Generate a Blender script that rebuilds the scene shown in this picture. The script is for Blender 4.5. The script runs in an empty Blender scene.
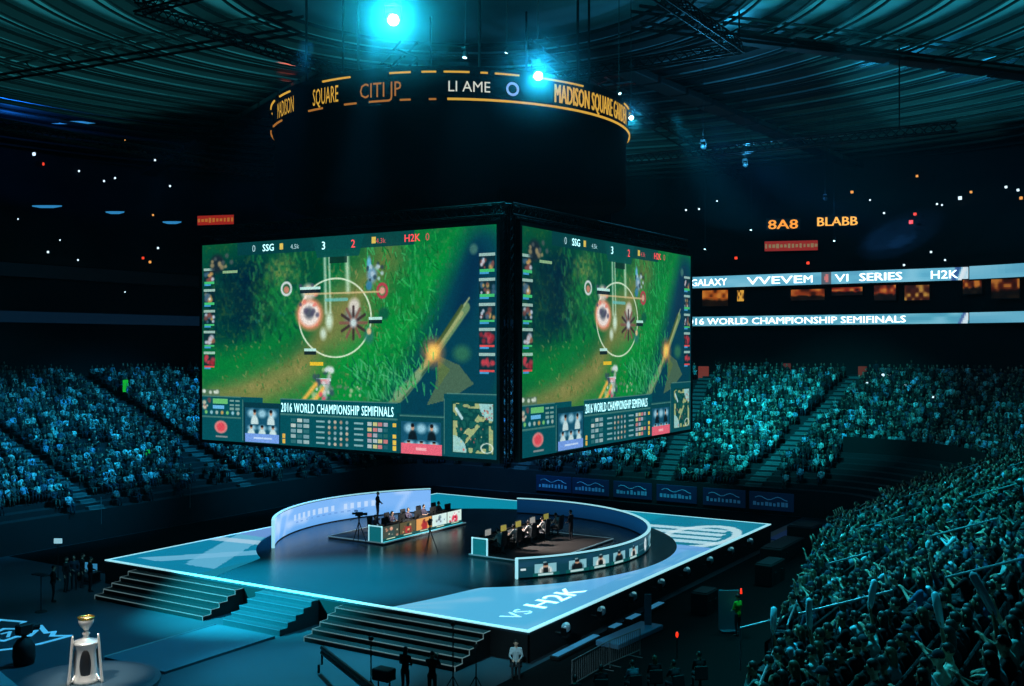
import bpy, bmesh, math, random
import numpy as np
from mathutils import Vector, Matrix
PI = math.pi
random.seed(7)
rng = np.random.default_rng(7)
SC = bpy.context.scene
COL = SC.collection
VIS_HAZE = True

# ---------------------------------------------------------------- survey helpers
CAM = Vector((33.9, -49.3, 12.3))
RV = Vector((.847, .532, 0)); FV = Vector((-.532, .847, 0)); FPX = 1053.0
def at_f(px, py, f):
    """A point f metres ahead of the camera that the photograph shows at px, py."""
    return CAM + RV * ((px - 512) / FPX * f) + FV * f + Vector((0, 0, (345 - py) / FPX * f))
def at_z(px, py, z):
    return at_f(px, py, (CAM.z - z) * FPX / (py - 345))
def proj(p):
    d = Vector(p) - CAM
    f = d.dot(FV)
    if f < .1: return None
    return 512 + d.dot(RV) / f * FPX, 345 - d.z / f * FPX, f

# ---------------------------------------------------------------- materials
def lin(c):
    return tuple((x / 12.92 if x <= .04045 else ((x + .055) / 1.055) ** 2.4) for x in c)
MATS = {}
def mat(name, c, rough=.6, metal=0., emit=None, es=1., spec=.5, noise=0., nscale=8., sample=None):
    if name in MATS: return MATS[name]
    m = bpy.data.materials.new(name); m.use_nodes = True
    nt = m.node_tree; b = nt.nodes['Principled BSDF']
    b.inputs['Base Color'].default_value = (*lin(c), 1)
    b.inputs['Roughness'].default_value = rough
    b.inputs['Metallic'].default_value = metal
    b.inputs['Specular IOR Level'].default_value = spec
    if noise:
        tc = nt.nodes.new('ShaderNodeTexCoord'); n = nt.nodes.new('ShaderNodeTexNoise')
        n.inputs['Scale'].default_value = nscale; n.inputs['Detail'].default_value = 5
        mx = nt.nodes.new('ShaderNodeMix'); mx.data_type = 'RGBA'
        a = lin(c)
        mx.inputs[6].default_value = (*[x * (1 - noise) for x in a], 1)
        mx.inputs[7].default_value = (*[min(1, x * (1 + noise)) for x in a], 1)
        nt.links.new(tc.outputs['Object'], n.inputs['Vector'])
        nt.links.new(n.outputs['Fac'], mx.inputs[0])
        nt.links.new(mx.outputs[2], b.inputs['Base Color'])
    if emit is not None:
        b.inputs['Emission Color'].default_value = (*lin(emit), 1)
        b.inputs['Emission Strength'].default_value = es
        if sample: m.cycles.emission_sampling = sample
    MATS[name] = m
    return m
def mat_attr(name, rough=.8, emit=0., sample=None, base=True, spec=.3):
    """Colour comes from the mesh's own per-face colour layer 'Col'."""
    m = bpy.data.materials.new(name); m.use_nodes = True
    nt = m.node_tree; b = nt.nodes['Principled BSDF']
    a = nt.nodes.new('ShaderNodeAttribute'); a.attribute_name = 'Col'
    b.inputs['Roughness'].default_value = rough; b.inputs['Specular IOR Level'].default_value = spec
    if base: nt.links.new(a.outputs['Color'], b.inputs['Base Color'])
    else: b.inputs['Base Color'].default_value = (.004, .005, .006, 1)
    if emit:
        nt.links.new(a.outputs['Color'], b.inputs['Emission Color'])
        b.inputs['Emission Strength'].default_value = emit
        if sample: m.cycles.emission_sampling = sample
    MATS[name] = m
    return m
def mat_obj(name, rough=.8):
    m = bpy.data.materials.new(name); m.use_nodes = True
    nt = m.node_tree; b = nt.nodes['Principled BSDF']
    a = nt.nodes.new('ShaderNodeObjectInfo')
    n = nt.nodes.new('ShaderNodeTexNoise'); n.inputs['Scale'].default_value = 60
    mx = nt.nodes.new('ShaderNodeMix'); mx.data_type = 'RGBA'; mx.blend_type = 'MULTIPLY'; mx.inputs[0].default_value = .25
    nt.links.new(a.outputs['Color'], mx.inputs[6]); nt.links.new(n.outputs['Color'], mx.inputs[7])
    nt.links.new(mx.outputs[2], b.inputs['Base Color'])
    b.inputs['Roughness'].default_value = rough; b.inputs['Specular IOR Level'].default_value = .2
    MATS[name] = m
    return m

BLACK = mat('black_matte', (.035, .04, .045), .75, noise=.3)
BLACKM = mat('black_metal', (.06, .065, .07), .45, .6)
DARK = mat('dark_grey', (.12, .13, .14), .7, noise=.2)
GREY = mat('mid_grey', (.38, .4, .42), .6, noise=.15)
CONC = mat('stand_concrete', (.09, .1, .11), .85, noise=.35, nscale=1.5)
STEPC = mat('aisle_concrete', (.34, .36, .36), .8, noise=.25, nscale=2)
RAILM = mat('rail_steel', (.5, .52, .53), .4, .5)
SILVER = mat('trophy_silver', (.88, .88, .86), .32, .6)
GUNM = mat('trophy_dark', (.35, .36, .37), .3, .9)
GOLD = mat('trophy_gold', (.9, .72, .35), .25, .95)
EDGE = mat('edge_light', (.8, .9, .9), .5, emit=(.62, .88, .93), es=.95)
NOSE = mat('step_nosing', (.3, .32, .32), .5, emit=(.40, .52, .54), es=.55, sample='NONE')
NOSEB = mat('step_nosing_blue', (.15, .3, .34), .5, emit=(.12, .42, .5), es=.5, sample='NONE')
FLOORM = mat('arena_floor', (.2, .24, .27), .45, noise=.25, nscale=.6)
STAGEM = mat('stage_gloss', (.19, .25, .29), .27, noise=.2, nscale=.4)
RUNM = mat('runway_top', (.26, .34, .38), .5, noise=.15, nscale=.8)
SKIRT = mat('stage_skirt', (.03, .035, .04), .8, noise=.3)
SKIN = [mat('skin_light', (.86, .68, .58), .55), mat('skin_tan', (.74, .55, .44), .55), mat('skin_brown', (.48, .33, .25), .55)]
HAIR = [mat('hair_black', (.05, .045, .045), .5), mat('hair_brown', (.13, .09, .065), .5), mat('hair_fair', (.3, .23, .15), .5)]
CAPM = mat('cap_cloth', (.12, .14, .2), .8)
SHIRT = mat_obj('shirt_cloth')

TROUS = mat('trousers_cloth', (.1, .11, .14), .85)
SHOE = mat('shoe_dark', (.1, .1, .1), .6)
EYE = mat('eye_dark', (.05, .04, .04), .3)
LIP = mat('lip', (.55, .3, .28), .5)
CROWDM = mat_attr('crowd_cloth')
def fold_print_shade(m):
    """Prints and the shading of folds, put into the cloth colour as noise."""
    nt = m.node_tree; b = nt.nodes['Principled BSDF']; a = nt.nodes['Attribute'] if 'Attribute' in nt.nodes else nt.nodes['Color Attribute']
    tc = nt.nodes.new('ShaderNodeTexCoord'); n = nt.nodes.new('ShaderNodeTexNoise'); n.inputs['Scale'].default_value = 7.0; n.inputs['Detail'].default_value = 3
    r = nt.nodes.new('ShaderNodeMapRange'); r.inputs[1].default_value = .36; r.inputs[2].default_value = .64; r.inputs[3].default_value = .15; r.inputs[4].default_value = 1.5
    x = nt.nodes.new('ShaderNodeMix'); x.data_type = 'RGBA'; x.blend_type = 'MULTIPLY'; x.inputs[0].default_value = 1.0
    nt.links.new(tc.outputs['Object'], n.inputs['Vector']); nt.links.new(n.outputs['Fac'], r.inputs[0]); nt.links.new(a.outputs['Color'], x.inputs[6]); nt.links.new(r.outputs[0], x.inputs[7]); nt.links.new(x.outputs[2], b.inputs['Base Color'])
fold_print_shade(CROWDM)
LEDM = mat_attr('led_picture', rough=.35, emit=1.0, base=False)
LEDF = mat_attr('led_floor_picture', rough=.3, emit=1.0, base=False, spec=.5)

# ---------------------------------------------------------------- mesh builder
class MB:
    def __init__(s):
        s.v = []; s.f = []; s.m = []
    def add(s, vs, fs, mi=0):
        o = len(s.v); s.v += [tuple(v) for v in vs]
        s.f += [tuple(i + o for i in f) for f in fs]; s.m += [mi] * len(fs)
        return s
    def box(s, a, b, mi=0):
        x0, x1 = sorted((a[0], b[0])); y0, y1 = sorted((a[1], b[1])); z0, z1 = sorted((a[2], b[2]))
        vs = [(x0,y0,z0),(x1,y0,z0),(x1,y1,z0),(x0,y1,z0),(x0,y0,z1),(x1,y0,z1),(x1,y1,z1),(x0,y1,z1)]
        return s.add(vs, [(0,3,2,1),(4,5,6,7),(0,1,5,4),(1,2,6,5),(2,3,7,6),(3,0,4,7)], mi)
    def cbox(s, c, size, bev=.01, mi=0, rot=None):
        """A box with chamfered edges about the centre c."""
        bm = bmesh.new(); bmesh.ops.create_cube(bm, size=1)
        for v in bm.verts: v.co = Vector((v.co.x*size[0], v.co.y*size[1], v.co.z*size[2]))
        if bev: bmesh.ops.bevel(bm, geom=bm.edges[:], offset=min(bev, min(size)*.45), segments=1, affect='EDGES')
        M = Matrix.Translation(Vector(c)) @ (rot.to_4x4() if rot is not None else Matrix.Identity(4))
        bm.verts.index_update()
        s.add([M @ v.co for v in bm.verts], [[v.index for v in f.verts] for f in bm.faces], mi)
        bm.free(); return s
    def tube(s, pts, r, n=8, mi=0, caps=True):
        pts = [Vector(p) for p in pts]; rs = r if isinstance(r, (list, tuple)) else [r]*len(pts)
        o = len(s.v); vs = []; fs = []
        t0 = (pts[1]-pts[0]).normalized()
        up = Vector((0,0,1)) if abs(t0.z) < .9 else Vector((1,0,0))
        a = t0.cross(up).normalized()
        for i, p in enumerate(pts):
            t = (pts[min(i+1,len(pts)-1)]-pts[max(i-1,0)]).normalized()
            a = (a - t*a.dot(t)).normalized(); b = t.cross(a)
            for k in range(n):
                an = 2*PI*k/n
                vs.append(p + (a*math.cos(an)+b*math.sin(an))*rs[i])
        for i in range(len(pts)-1):
            for k in range(n):
                fs.append((i*n+k, i*n+(k+1)%n, (i+1)*n+(k+1)%n, (i+1)*n+k))
        if caps:
            fs.append(tuple(range(n-1,-1,-1))); fs.append(tuple((len(pts)-1)*n+k for k in range(n)))
        return s.add(vs, fs, mi)
    def cyl(s, p0, p1, r0, r1=None, n=12, mi=0):
        return s.tube([p0, p1], [r0, r0 if r1 is None else r1], n, mi)
    def lathe(s, prof, c=(0,0,0), n=24, mi=0, a0=0, a1=2*PI):
        full = abs(a1-a0) > 2*PI-1e-4; m = n if full else n+1
        vs = []; fs = []
        for r, z in prof:
            for k in range(m):
                an = a0+(a1-a0)*k/n
                vs.append((c[0]+r*math.cos(an), c[1]+r*math.sin(an), c[2]+z))
        for i in range(len(prof)-1):
            for k in range(n):
                k2 = (k+1) % m
                fs.append((i*m+k, i*m+k2, (i+1)*m+k2, (i+1)*m+k))
        return s.add(vs, fs, mi)
    def prism(s, poly, z0, z1, mi=0):
        n = len(poly)
        vs = [(x,y,z0) for x,y in poly]+[(x,y,z1) for x,y in poly]
        fs = [tuple(range(n-1,-1,-1)), tuple(range(n,2*n))]+[(i,(i+1)%n,n+(i+1)%n,n+i) for i in range(n)]
        return s.add(vs, fs, mi)
    def ell(s, c, r, n=10, m=7, mi=0, rot=None):
        vs = []; fs = []
        for j in range(m+1):
            th = PI*j/m
            for k in range(n):
                ph = 2*PI*k/n
                p = Vector((r[0]*math.sin(th)*math.cos(ph), r[1]*math.sin(th)*math.sin(ph), r[2]*math.cos(th)))
                if rot is not None: p = rot @ p
                vs.append(p+Vector(c))
        for j in range(m):
            for k in range(n):
                fs.append((j*n+k,(j+1)*n+k,(j+1)*n+(k+1)%n,j*n+(k+1)%n))
        return s.add(vs, fs, mi)
    def build(s, name, mats, parent=None, smooth=False, world=True):
        me = bpy.data.meshes.new(name)
        vs = s.v
        if parent is not None and world:
            L = Vector((0,0,0)); q = parent
            while q is not None:
                L += q.location; q = q.parent
            vs = [(v[0]-L.x, v[1]-L.y, v[2]-L.z) for v in vs]
        me.from_pydata(vs, [], s.f)
        if not isinstance(mats, (list, tuple)): mats = [mats]
        for m in mats: me.materials.append(m)
        if len(mats) > 1: me.polygons.foreach_set('material_index', s.m)
        if smooth: me.polygons.foreach_set('use_smooth', [True]*len(me.polygons))
        me.update()
        o = bpy.data.objects.new(name, me); COL.objects.link(o)
        if parent is not None: o.parent = parent
        return o
def thing(name, loc, label, cat, group=None, rz=0):
    o = bpy.data.objects.new(name, None); COL.objects.link(o)
    o.location = loc; o.rotation_euler = (0,0,rz); o.empty_display_size = .2
    return tag(o, label, cat, group)
def tag(o, label, cat, group=None, kind=None):
    o['label'] = label; o['category'] = cat
    if group: o['group'] = group
    if kind: o['kind'] = kind
    return o
def struct(o, label=None, cat='setting'):
    o['kind'] = 'structure'
    if label: o['label'] = label; o['category'] = cat
    return o
def dup(root, loc=None, rz=None, label=None):
    r = root.copy(); COL.objects.link(r)
    for ch in root.children:
        c = ch.copy(); COL.objects.link(c); c.parent = r
        for g in ch.children:
            d = g.copy(); COL.objects.link(d); d.parent = c
    if loc is not None: r.location = loc
    if rz is not None: r.rotation_euler = (0,0,rz)
    if label: r['label'] = label
    return r
def grid_panel(name, img, posfn, m, parent=None):
    """A display: one quad per pixel of the array img (linear rgb), laid out by posfn(u, v)."""
    ny, nx = img.shape[:2]
    P = np.array([[posfn(i/nx, j/ny) for i in range(nx+1)] for j in range(ny+1)], dtype=np.float32).reshape(-1,3)
    if parent is not None:
        L = Vector((0,0,0)); q = parent
        while q is not None: L += q.location; q = q.parent
        P = P - np.array(L, dtype=np.float32)
    ii, jj = np.meshgrid(np.arange(nx), np.arange(ny))
    a = (jj*(nx+1)+ii).ravel()
    F = np.stack([a, a+nx+1, a+nx+2, a+1], 1).ravel()
    me = bpy.data.meshes.new(name)
    raw_mesh(me, P, F, 4)
    c = np.ones((ny*nx, 4), dtype=np.float32); c[:, :3] = img.reshape(-1,3)
    at = me.color_attributes.new('Col', 'FLOAT_COLOR', 'CORNER')
    at.data.foreach_set('color', np.repeat(c, 4, axis=0).ravel())
    me.materials.append(m); me.update()
    o = bpy.data.objects.new(name, me); COL.objects.link(o)
    if parent is not None: o.parent = parent
    return o
def raw_mesh(me, P, F, k):
    nf = len(F)//k
    me.vertices.add(len(P)); me.vertices.foreach_set('co', P.astype(np.float32).ravel())
    me.loops.add(len(F)); me.loops.foreach_set('vertex_index', F.astype(np.int32))
    me.polygons.add(nf); me.polygons.foreach_set('loop_start', np.arange(0, nf*k, k, dtype=np.int32))
    me.polygons.foreach_set('loop_total', np.full(nf, k, dtype=np.int32))
    me.update(calc_edges=True)
def lettering(txt, size=1., align='LEFT', stretch=1., extrude=.0, bold=.0, spacing=1.):
    """Letters as a flat mesh in x, y; returns vertices and faces."""
    cu = bpy.data.curves.new('letters', 'FONT'); cu.body = txt; cu.size = size; cu.align_x = align
    cu.extrude = extrude; cu.resolution_u = 2; cu.space_character = spacing
    o = bpy.data.objects.new('letters', cu); COL.objects.link(o)
    bpy.context.view_layer.update()
    me = bpy.data.meshes.new_from_object(o.evaluated_get(bpy.context.evaluated_depsgraph_get()))
    vs = [(v.co.x*stretch, v.co.y, v.co.z) for v in me.vertices]; fs = [tuple(p.vertices) for p in me.polygons]
    bpy.data.objects.remove(o); bpy.data.meshes.remove(me); bpy.data.curves.remove(cu)
    if bold:   # heavier strokes: the same outline once more to each side
        n = len(vs); base = list(vs); fb = list(fs)
        for k, dx in enumerate((-bold*size*1.5, bold*size*1.5)):
            vs += [(x+dx, y, z-.002*(k+1)) for x,y,z in base]; fs += [tuple(i+n*(k+1) for i in f) for f in fb]
    return vs, fs
# ---------------------------------------------------------------- picture rasters for the displays
def vnoise(ny, nx, cells, seed):
    r = np.random.default_rng(seed); g = r.random((cells[1]+2, cells[0]+2))
    y = np.linspace(0, cells[1], ny); x = np.linspace(0, cells[0], nx)
    yi = y.astype(int); xi = x.astype(int); fy = (y-yi)[:,None]; fx = (x-xi)[None,:]
    fy = fy*fy*(3-2*fy); fx = fx*fx*(3-2*fx)
    a = g[yi][:,xi]; b = g[yi][:,xi+1]; c = g[yi+1][:,xi]; d = g[yi+1][:,xi+1]
    return (a*(1-fx)+b*fx)*(1-fy)+(c*(1-fx)+d*fx)*fy
class Pic:
    def __init__(s, nx, ny, col, asp):
        s.nx, s.ny, s.asp = nx, ny, asp
        s.im = np.zeros((ny, nx, 3)); s.im[:] = col
        s.U, s.V = np.meshgrid((np.arange(nx)+.5)/nx, (np.arange(ny)+.5)/ny)
    def mix(s, m, col, a=1.):
        m = np.clip(m, 0, 1)[..., None]*a
        s.im = s.im*(1-m)+np.array(col)*m
    def rect(s, u0, v0, u1, v1, col, a=1.):
        s.mix(((s.U>=u0)&(s.U<u1)&(s.V>=v0)&(s.V<v1)).astype(float), col, a)
    def ell(s, u, v, ru, rv, col, a=1., soft=.25):
        d = np.sqrt(((s.U-u)/ru)**2+((s.V-v)/rv)**2)
        s.mix((1-d)/soft, col, a)
    def ring(s, u, v, ru, rv, w, col, a=1.):
        d = np.sqrt(((s.U-u)/ru)**2+((s.V-v)/rv)**2)
        s.mix(1.5-np.abs(d-1)/w, col, a)
    def line(s, pts, w, col, a=1., soft=.5):
        best = np.full(s.U.shape, 9.)
        for (x0,y0),(x1,y1) in zip(pts[:-1], pts[1:]):
            dx, dy = (x1-x0)*s.asp, y1-y0
            px, py = (s.U-x0)*s.asp, s.V-y0
            t = np.clip((px*dx+py*dy)/(dx*dx+dy*dy+1e-9), 0, 1)
            best = np.minimum(best, np.hypot(px-t*dx, py-t*dy))
        s.mix((w-best)/(w*soft)+0, col, a)
    def poly(s, pts, col, a=1.):
        m = np.zeros(s.U.shape, bool); n = len(pts)
        for i in range(n):
            (x0,y0),(x1,y1) = pts[i], pts[(i+1)%n]
            if y0 == y1: continue
            c = ((y0 > s.V) != (y1 > s.V)) & (s.U < (x1-x0)*(s.V-y0)/(y1-y0)+x0)
            m ^= c
        s.mix(m.astype(float), col, a)
    def speck(s, u0, v0, u1, v1, n, cols, ru, seed, a=.8, tall=1.):
        r = np.random.default_rng(seed)
        for _ in range(n):
            c = cols[r.integers(len(cols))]; k = .6+.8*r.random()
            s.ell(u0+(u1-u0)*r.random(), v0+(v1-v0)*r.random(), ru*k, ru*s.asp*k*tall, c, a, .6)
    def linear(s, gain=1.):
        x = np.clip(s.im, 0, 1)
        return np.where(x <= .04045, x/12.92, ((x+.055)/1.055)**2.4)*gain

def game_picture(nx=420, ny=234):
    p = Pic(nx, ny, (.02,.36,.22), 1.8); U, V = p.U, p.V
    n1 = vnoise(ny, nx, (14,9), 1); n2 = vnoise(ny, nx, (60,36), 2); n3 = vnoise(ny, nx, (150,70), 3); n4 = vnoise(ny, nx, (6,5), 4)
    # bright grass sweep, lower centre to upper right
    g = 1-np.abs((U-.62)*.9+(V-.45)*.75)/.42
    p.mix(g*(.5+.9*n4), (.02,.56,.22), .95)
    p.mix((n2-.45)*2*(g > 0), (.08,.58,.24), .5)
    p.mix((n3-.6)*4*(g > .1), (.2,.6,.36), .35)
    # dark forest upper left
    p.mix((.36-np.hypot((U-.16)*1.2, (V-.28)))/.25, (.0,.17,.22), .95)
    p.mix((.2-np.hypot((U-.17)*1.5, (V-.25)))/.16, (.0,.12,.22), .8)
    p.mix((.25-np.hypot((U-.26)*2.4, (V-.28)))/.16*(.2+1.2*n2), (.08,.5,.24), .85)
    p.mix((.09-np.hypot((U-.27)*1.3, (V-.15)))/.07*n3*1.6, (.45,.56,.3), .8)
    p.mix((.16-np.hypot((U-.30)*1.2, (V-.47)))/.16, (.0,.2,.2), .75)
    p.speck(.18,.35,.32,.6, 26, [(.1,.45,.45),(.2,.5,.4),(.05,.4,.3)], .006, 11, .7)
    # earth path
    path = np.minimum(np.abs((U-.28)+(V-.62)*.85)/.5, 1)
    p.line([(.0,.86),(.13,.78),(.27,.68),(.36,.58),(.42,.45),(.5,.32),(.56,.22),(.62,.12)], .17, (.52,.50,.27), .85, 1.)
    p.line([(.05,.78),(.22,.70),(.33,.62)], .09, (.56,.54,.32), .8, 1.)
    p.mix((n1-.5)*2, (.1,.36,.16), .35); p.mix((n3-.62)*3, (.3,.42,.2), .35)
    p.line([(.0,.62),(.12,.60),(.28,.47),(.33,.40)], .13, (.03,.5,.22), .8, .9)
    # river lower right
    p.line([(.62,1.0),(.74,.72),(.84,.42),(.95,.12)], .20, (.02,.24,.32), .95, .7)
    p.line([(.80,1.0),(.92,.62),(1.0,.3)], .3, (.02,.24,.32), .95, .6)
    p.line([(.88,.36),(.93,.14)], .09, (.02,.18,.29), .9, .8)
    p.speck(.66,.08,.8,.5, 60, [(.12,.62,.3),(.2,.66,.4)], .004, 5, .5, 3)
    p.speck(.52,.62,.68,.76, 60, [(.1,.6,.35),(.2,.62,.4),(.3,.6,.4)], .004, 6, .5, 3)
    # fallen trunk and leaf shape
    p.line([(.63,.80),(.69,.72),(.77,.58),(.895,.35)], .026, (.40,.54,.38), 1, .3)
    p.line([(.70,.69),(.78,.56),(.88,.375)], .013, (.62,.66,.44), .9, .5); p.line([(.68,.755),(.76,.62),(.80,.55)], .006, (.2,.34,.28), .9, .5); p.line([(.80,.50),(.905,.31)], .006, (.62,.68,.5), .8, .5)
    p.line([(.79,.52),(.88,.345)], .012, (.25,.34,.18), .9, .5)
    p.line([(.66,.74),(.73,.65)], .03, (.48,.62,.47), .9, .5)
    p.poly([(.80,.56),(.87,.60),(.92,.68),(.84,.75),(.76,.78),(.79,.70)], (.36,.45,.32), .75)
    p.poly([(.80,.58),(.84,.62),(.80,.70)], (.34,.44,.26), .9)
    p.ell(.88,.55,.04,.05,(.2,.46,.33),.8,.6)
    p.ell(.782,.545,.05,.085,(.92,.55,.3),.9,.9); p.ell(.782,.545,.03,.05,(1,.82,.4),1,.7)
    # tufts, stones and leaf litter as short strokes
    r = np.random.default_rng(17)
    def strokes(n, u0, v0, u1, v1, cols, L, w, a):
        for _ in range(n):
            u, v = u0+(u1-u0)*r.random(), v0+(v1-v0)*r.random(); t = r.normal(1.9, .5); k = L*(.5+r.random())
            x0, x1 = max(0,int((u-.04)*nx)), min(nx,int((u+.04)*nx)+1); y0, y1 = max(0,int((v-.07)*ny)), min(ny,int((v+.07)*ny)+1)
            UU, VV = U[y0:y1,x0:x1], V[y0:y1,x0:x1]; dx, dy = math.cos(t)*k, -abs(math.sin(t))*k
            px, py = (UU-u)*p.asp, VV-v; q = np.clip((px*dx+py*dy)/(dx*dx+dy*dy), 0, 1); d = np.hypot(px-q*dx, py-q*dy)
            m = np.clip((w-d)/(w*.6), 0, 1)[...,None]*a; p.im[y0:y1,x0:x1] = p.im[y0:y1,x0:x1]*(1-m)+np.array(cols[r.integers(len(cols))])*m
    strokes(260, .55,.05,.80,.75, [(.14,.68,.30),(.24,.74,.42),(.02,.36,.16)], .035, .005, .6)
    strokes(90, .50,.60,.70,.77, [(.2,.68,.42),(.3,.7,.45),(.02,.35,.25)], .04, .005, .65)
    strokes(170, .16,.08,.36,.5, [(.14,.55,.28),(.02,.2,.2),(.3,.55,.3),(.04,.34,.24)], .03, .009, .38)
    strokes(120, .02,.15,.2,.5, [(.0,.14,.2),(.03,.28,.26)], .03, .009, .35)
    strokes(150, .05,.5,.5,.76, [(.6,.58,.36),(.36,.40,.2),(.08,.46,.2)], .012, .005, .5)
    strokes(120, .42,.15,.62,.5, [(.6,.56,.34),(.32,.36,.18),(.5,.5,.3)], .016, .005, .5)
    # magic circle and fighters, simple shapes
    p.ell(.475,.40,.13,.19,(.5,.48,.28),.5,.6)
    p.ring(.45,.385,.122,.185,.020,(.9,.95,.85),.9)
    for u,w in ((.415,.008),(.43,.006),(.49,.012)): p.line([(u,.10),(u+.004,.36 if w < .01 else .26)], w*1.8, (.82,.95,.85), .75, 1)
    p.ell(.363,.365,.052,.09,(.95,.55,.42),.9,.3); p.ell(.363,.365,.040,.068,(.92,.88,.85),1,.3); p.ell(.362,.36,.022,.04,(.25,.3,.36),.9,.6)
    p.ell(.36,.26,.03,.05,(.92,.85,.8),.85,.5); p.speck(.33,.22,.40,.44,16,[(1,.9,.85),(.9,.5,.45),(.3,.3,.4)],.008,31)
    p.ell(.43,.40,.018,.06,(.85,.97,.9),.85,.7); p.ell(.41,.46,.016,.04,(.85,.95,.9),.8,.7)
    p.ell(.51,.38,.035,.06,(.5,.52,.52),.9,.5); p.ell(.515,.33,.025,.045,(.85,.83,.8),.9,.5)
    for k in range(12):
        a = k*PI/6; p.line([(.512,.41),(.512+.045*math.cos(a),.41+.075*math.sin(a))], .010, (.22,.17,.18) if k%2 else (.5,.34,.3), .9, .6)
    p.ell(.512,.41,.016,.03,(.8,.9,.9),.9,.6)
    p.ell(.575,.19,.022,.05,(.45,.62,.75),.9,.5); p.ell(.565,.14,.01,.045,(.4,.72,.88),.9,.5); p.ell(.565,.24,.014,.03,(.2,.5,.66),.9,.5); p.speck(.56,.13,.61,.26,12,[(.15,.25,.3),(.7,.8,.85)],.007,21)
    p.ell(.565,.47,.022,.05,(.15,.45,.4),.9,.6); p.ell(.565,.45,.010,.02,(.9,.75,.55),.9,.5)
    p.ring(.285,.24,.016,.03,.2,(.8,.85,.85)); p.ell(.285,.245,.012,.022,(.75,.5,.42),1,.4)
    p.ring(.61,.265,.016,.03,.25,(.7,.25,.3)); p.ell(.61,.265,.012,.022,(.85,.62,.55),1,.4)
    p.ell(.615,.37,.022,.035,(.05,.35,.26),.9,.4)
    # life bars
    for u,v,w in ((.33,.235,.07),(.565,.385,.045),(.345,.53,.04),(.385,.67,.05)):
        p.rect(u,v,u+w,v+.014,(.75,.95,.92),.9); p.rect(u,v+.014,u+w,v+.03,(.05,.12,.16),.9)
    p.rect(.365,.595,.41,.612,(.9,.75,.2)); p.rect(.385,.675,.43,.695,(.85,.5,.5),.9)
    p.line([(.35,.27),(.60,.27)], .006, (.85,.75,.55), .7); p.line([(.42,.30),(.49,.30)], .01, (.4,.75,.75), .8)
    # lower scuffle
    p.speck(.37,.62,.44,.78,34,[(.85,.9,.9),(.35,.5,.45),(.2,.3,.36),(.6,.75,.5)],.009,41)
    for a,b in (((.33,.80),(.385,.70)),((.355,.83),(.41,.72)),((.32,.84),(.37,.78))): p.line([a,b], .018, (.98,.72,.32), .9, .8)
    p.line([(.41,.78),(.43,.66)], .02, (.85,.8,.85), .7, .8); p.speck(.39,.72,.43,.82,8,[(.85,.3,.4),(.9,.6,.6)],.007,43)
    p.speck(.44,.70,.54,.75,12,[(.7,.75,.6),(.4,.5,.4)],.006,44)
    p.speck(.75,.5,.78,.62,0,[(1,1,1)],.005,1)
    # top bar
    p.rect(.12,.0,.72,.062,(.02,.24,.27),.85); p.poly([(.37,.0),(.55,.0),(.53,.10),(.39,.10)],(.03,.3,.3),.85)
    p.rect(.43,.10,.49,.13,(.04,.17,.16),.8)
    for u in (.262,.575): p.rect(u,.018,u+.012,.045,(.85,.75,.35))
    # player columns
    for k in range(5):
        for side in (0,1):
            v = .118+.107*k
            u = .004 if side == 0 else .938; q = .040 if side == 0 else .056
            p.rect(u,v,u+q,v+.014,(.72,.85,.8),.8)
            p.rect(u,v+.016,u+q,v+.072,(.04,.16,.2),.85)
            hot = (side == 0 and k == 4) or (side == 1 and k >= 3)
            p.speck(u+.006,v+.025,u+q-.006,v+.064,12,[(.75,.25,.3),(.6,.15,.2)] if hot else [(.8,.85,.9),(.75,.6,.35),(.25,.4,.5),(.5,.3,.28)],.008,50+k+9*side)
            p.rect(u+.003,v+.072,u+q-.004,v+.083,(.85,.3,.3) if hot else (.25,.75,.45)); p.rect(u+.003,v+.084,u+q*.6,v+.090,(.25,.6,.8))
    p.ell(.05,.1,.03,.06,(.1,.15,.2),.9,.4); p.speck(.03,.05,.12,.12,10,[(.6,.55,.4),(.3,.35,.35)],.009,71); p.rect(.07,.135,.12,.15,(.6,.75,.55),.9)
    p.ell(.92,.10,.018,.03,(.25,.45,.42),.9,.5)
    # lower panels
    bar = (.02,.31,.35)
    p.rect(0,.775,.205,1,bar,1); p.rect(0,.74,.06,.772,(.3,.42,.36),.7); p.speck(.005,.745,.055,.765,6,[(.85,.9,.85)],.006,72)
    p.rect(.14,.80,.27,1,(.03,.22,.27),1); p.rect(.265,.775,.675,1,bar,1); p.rect(.66,.82,.82,1,(.03,.27,.31),1); p.rect(.82,.725,1,1,(.03,.29,.33),1)
    for (a,b) in (((0,.775),(.13,.775)),((0,.88),(.13,.88)),((.265,.775),(.66,.775)),((.265,.85),(.66,.85)),((.67,.83),(.82,.83)),((.83,.725),(1,.725)),((.82,.99),(.82,.75)),((.137,.79),(.137,.99))):
        p.line([a,b], .004, (.3,.5,.47), .9)
    p.rect(.035,.787,.085,.812,(.4,.75,.45)); p.rect(.035,.82,.075,.838,(.4,.72,.9)); p.speck(.005,.79,.03,.835,8,[(.85,.8,.7),(.5,.3,.3)],.007,73)
    for k in range(7): p.ell(.013+.018*k,.857,.006,.012,[(.5,.8,.45),(.6,.8,.85),(.7,.75,.7),(.85,.65,.35)][k%4],.9,.4)
    for k in range(6): p.rect(.092+.02*(k%2),.79+.02*(k//2),.106+.02*(k%2),.80+.02*(k//2),(.5,.65,.62),.9)
    p.ell(.063,.93,.024,.036,(.85,.5,.5),1,.2); p.ell(.063,.93,.016,.026,(.85,.3,.35),1,.3); p.rect(.045,.975,.085,.982,(.6,.6,.6),.8)
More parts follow.
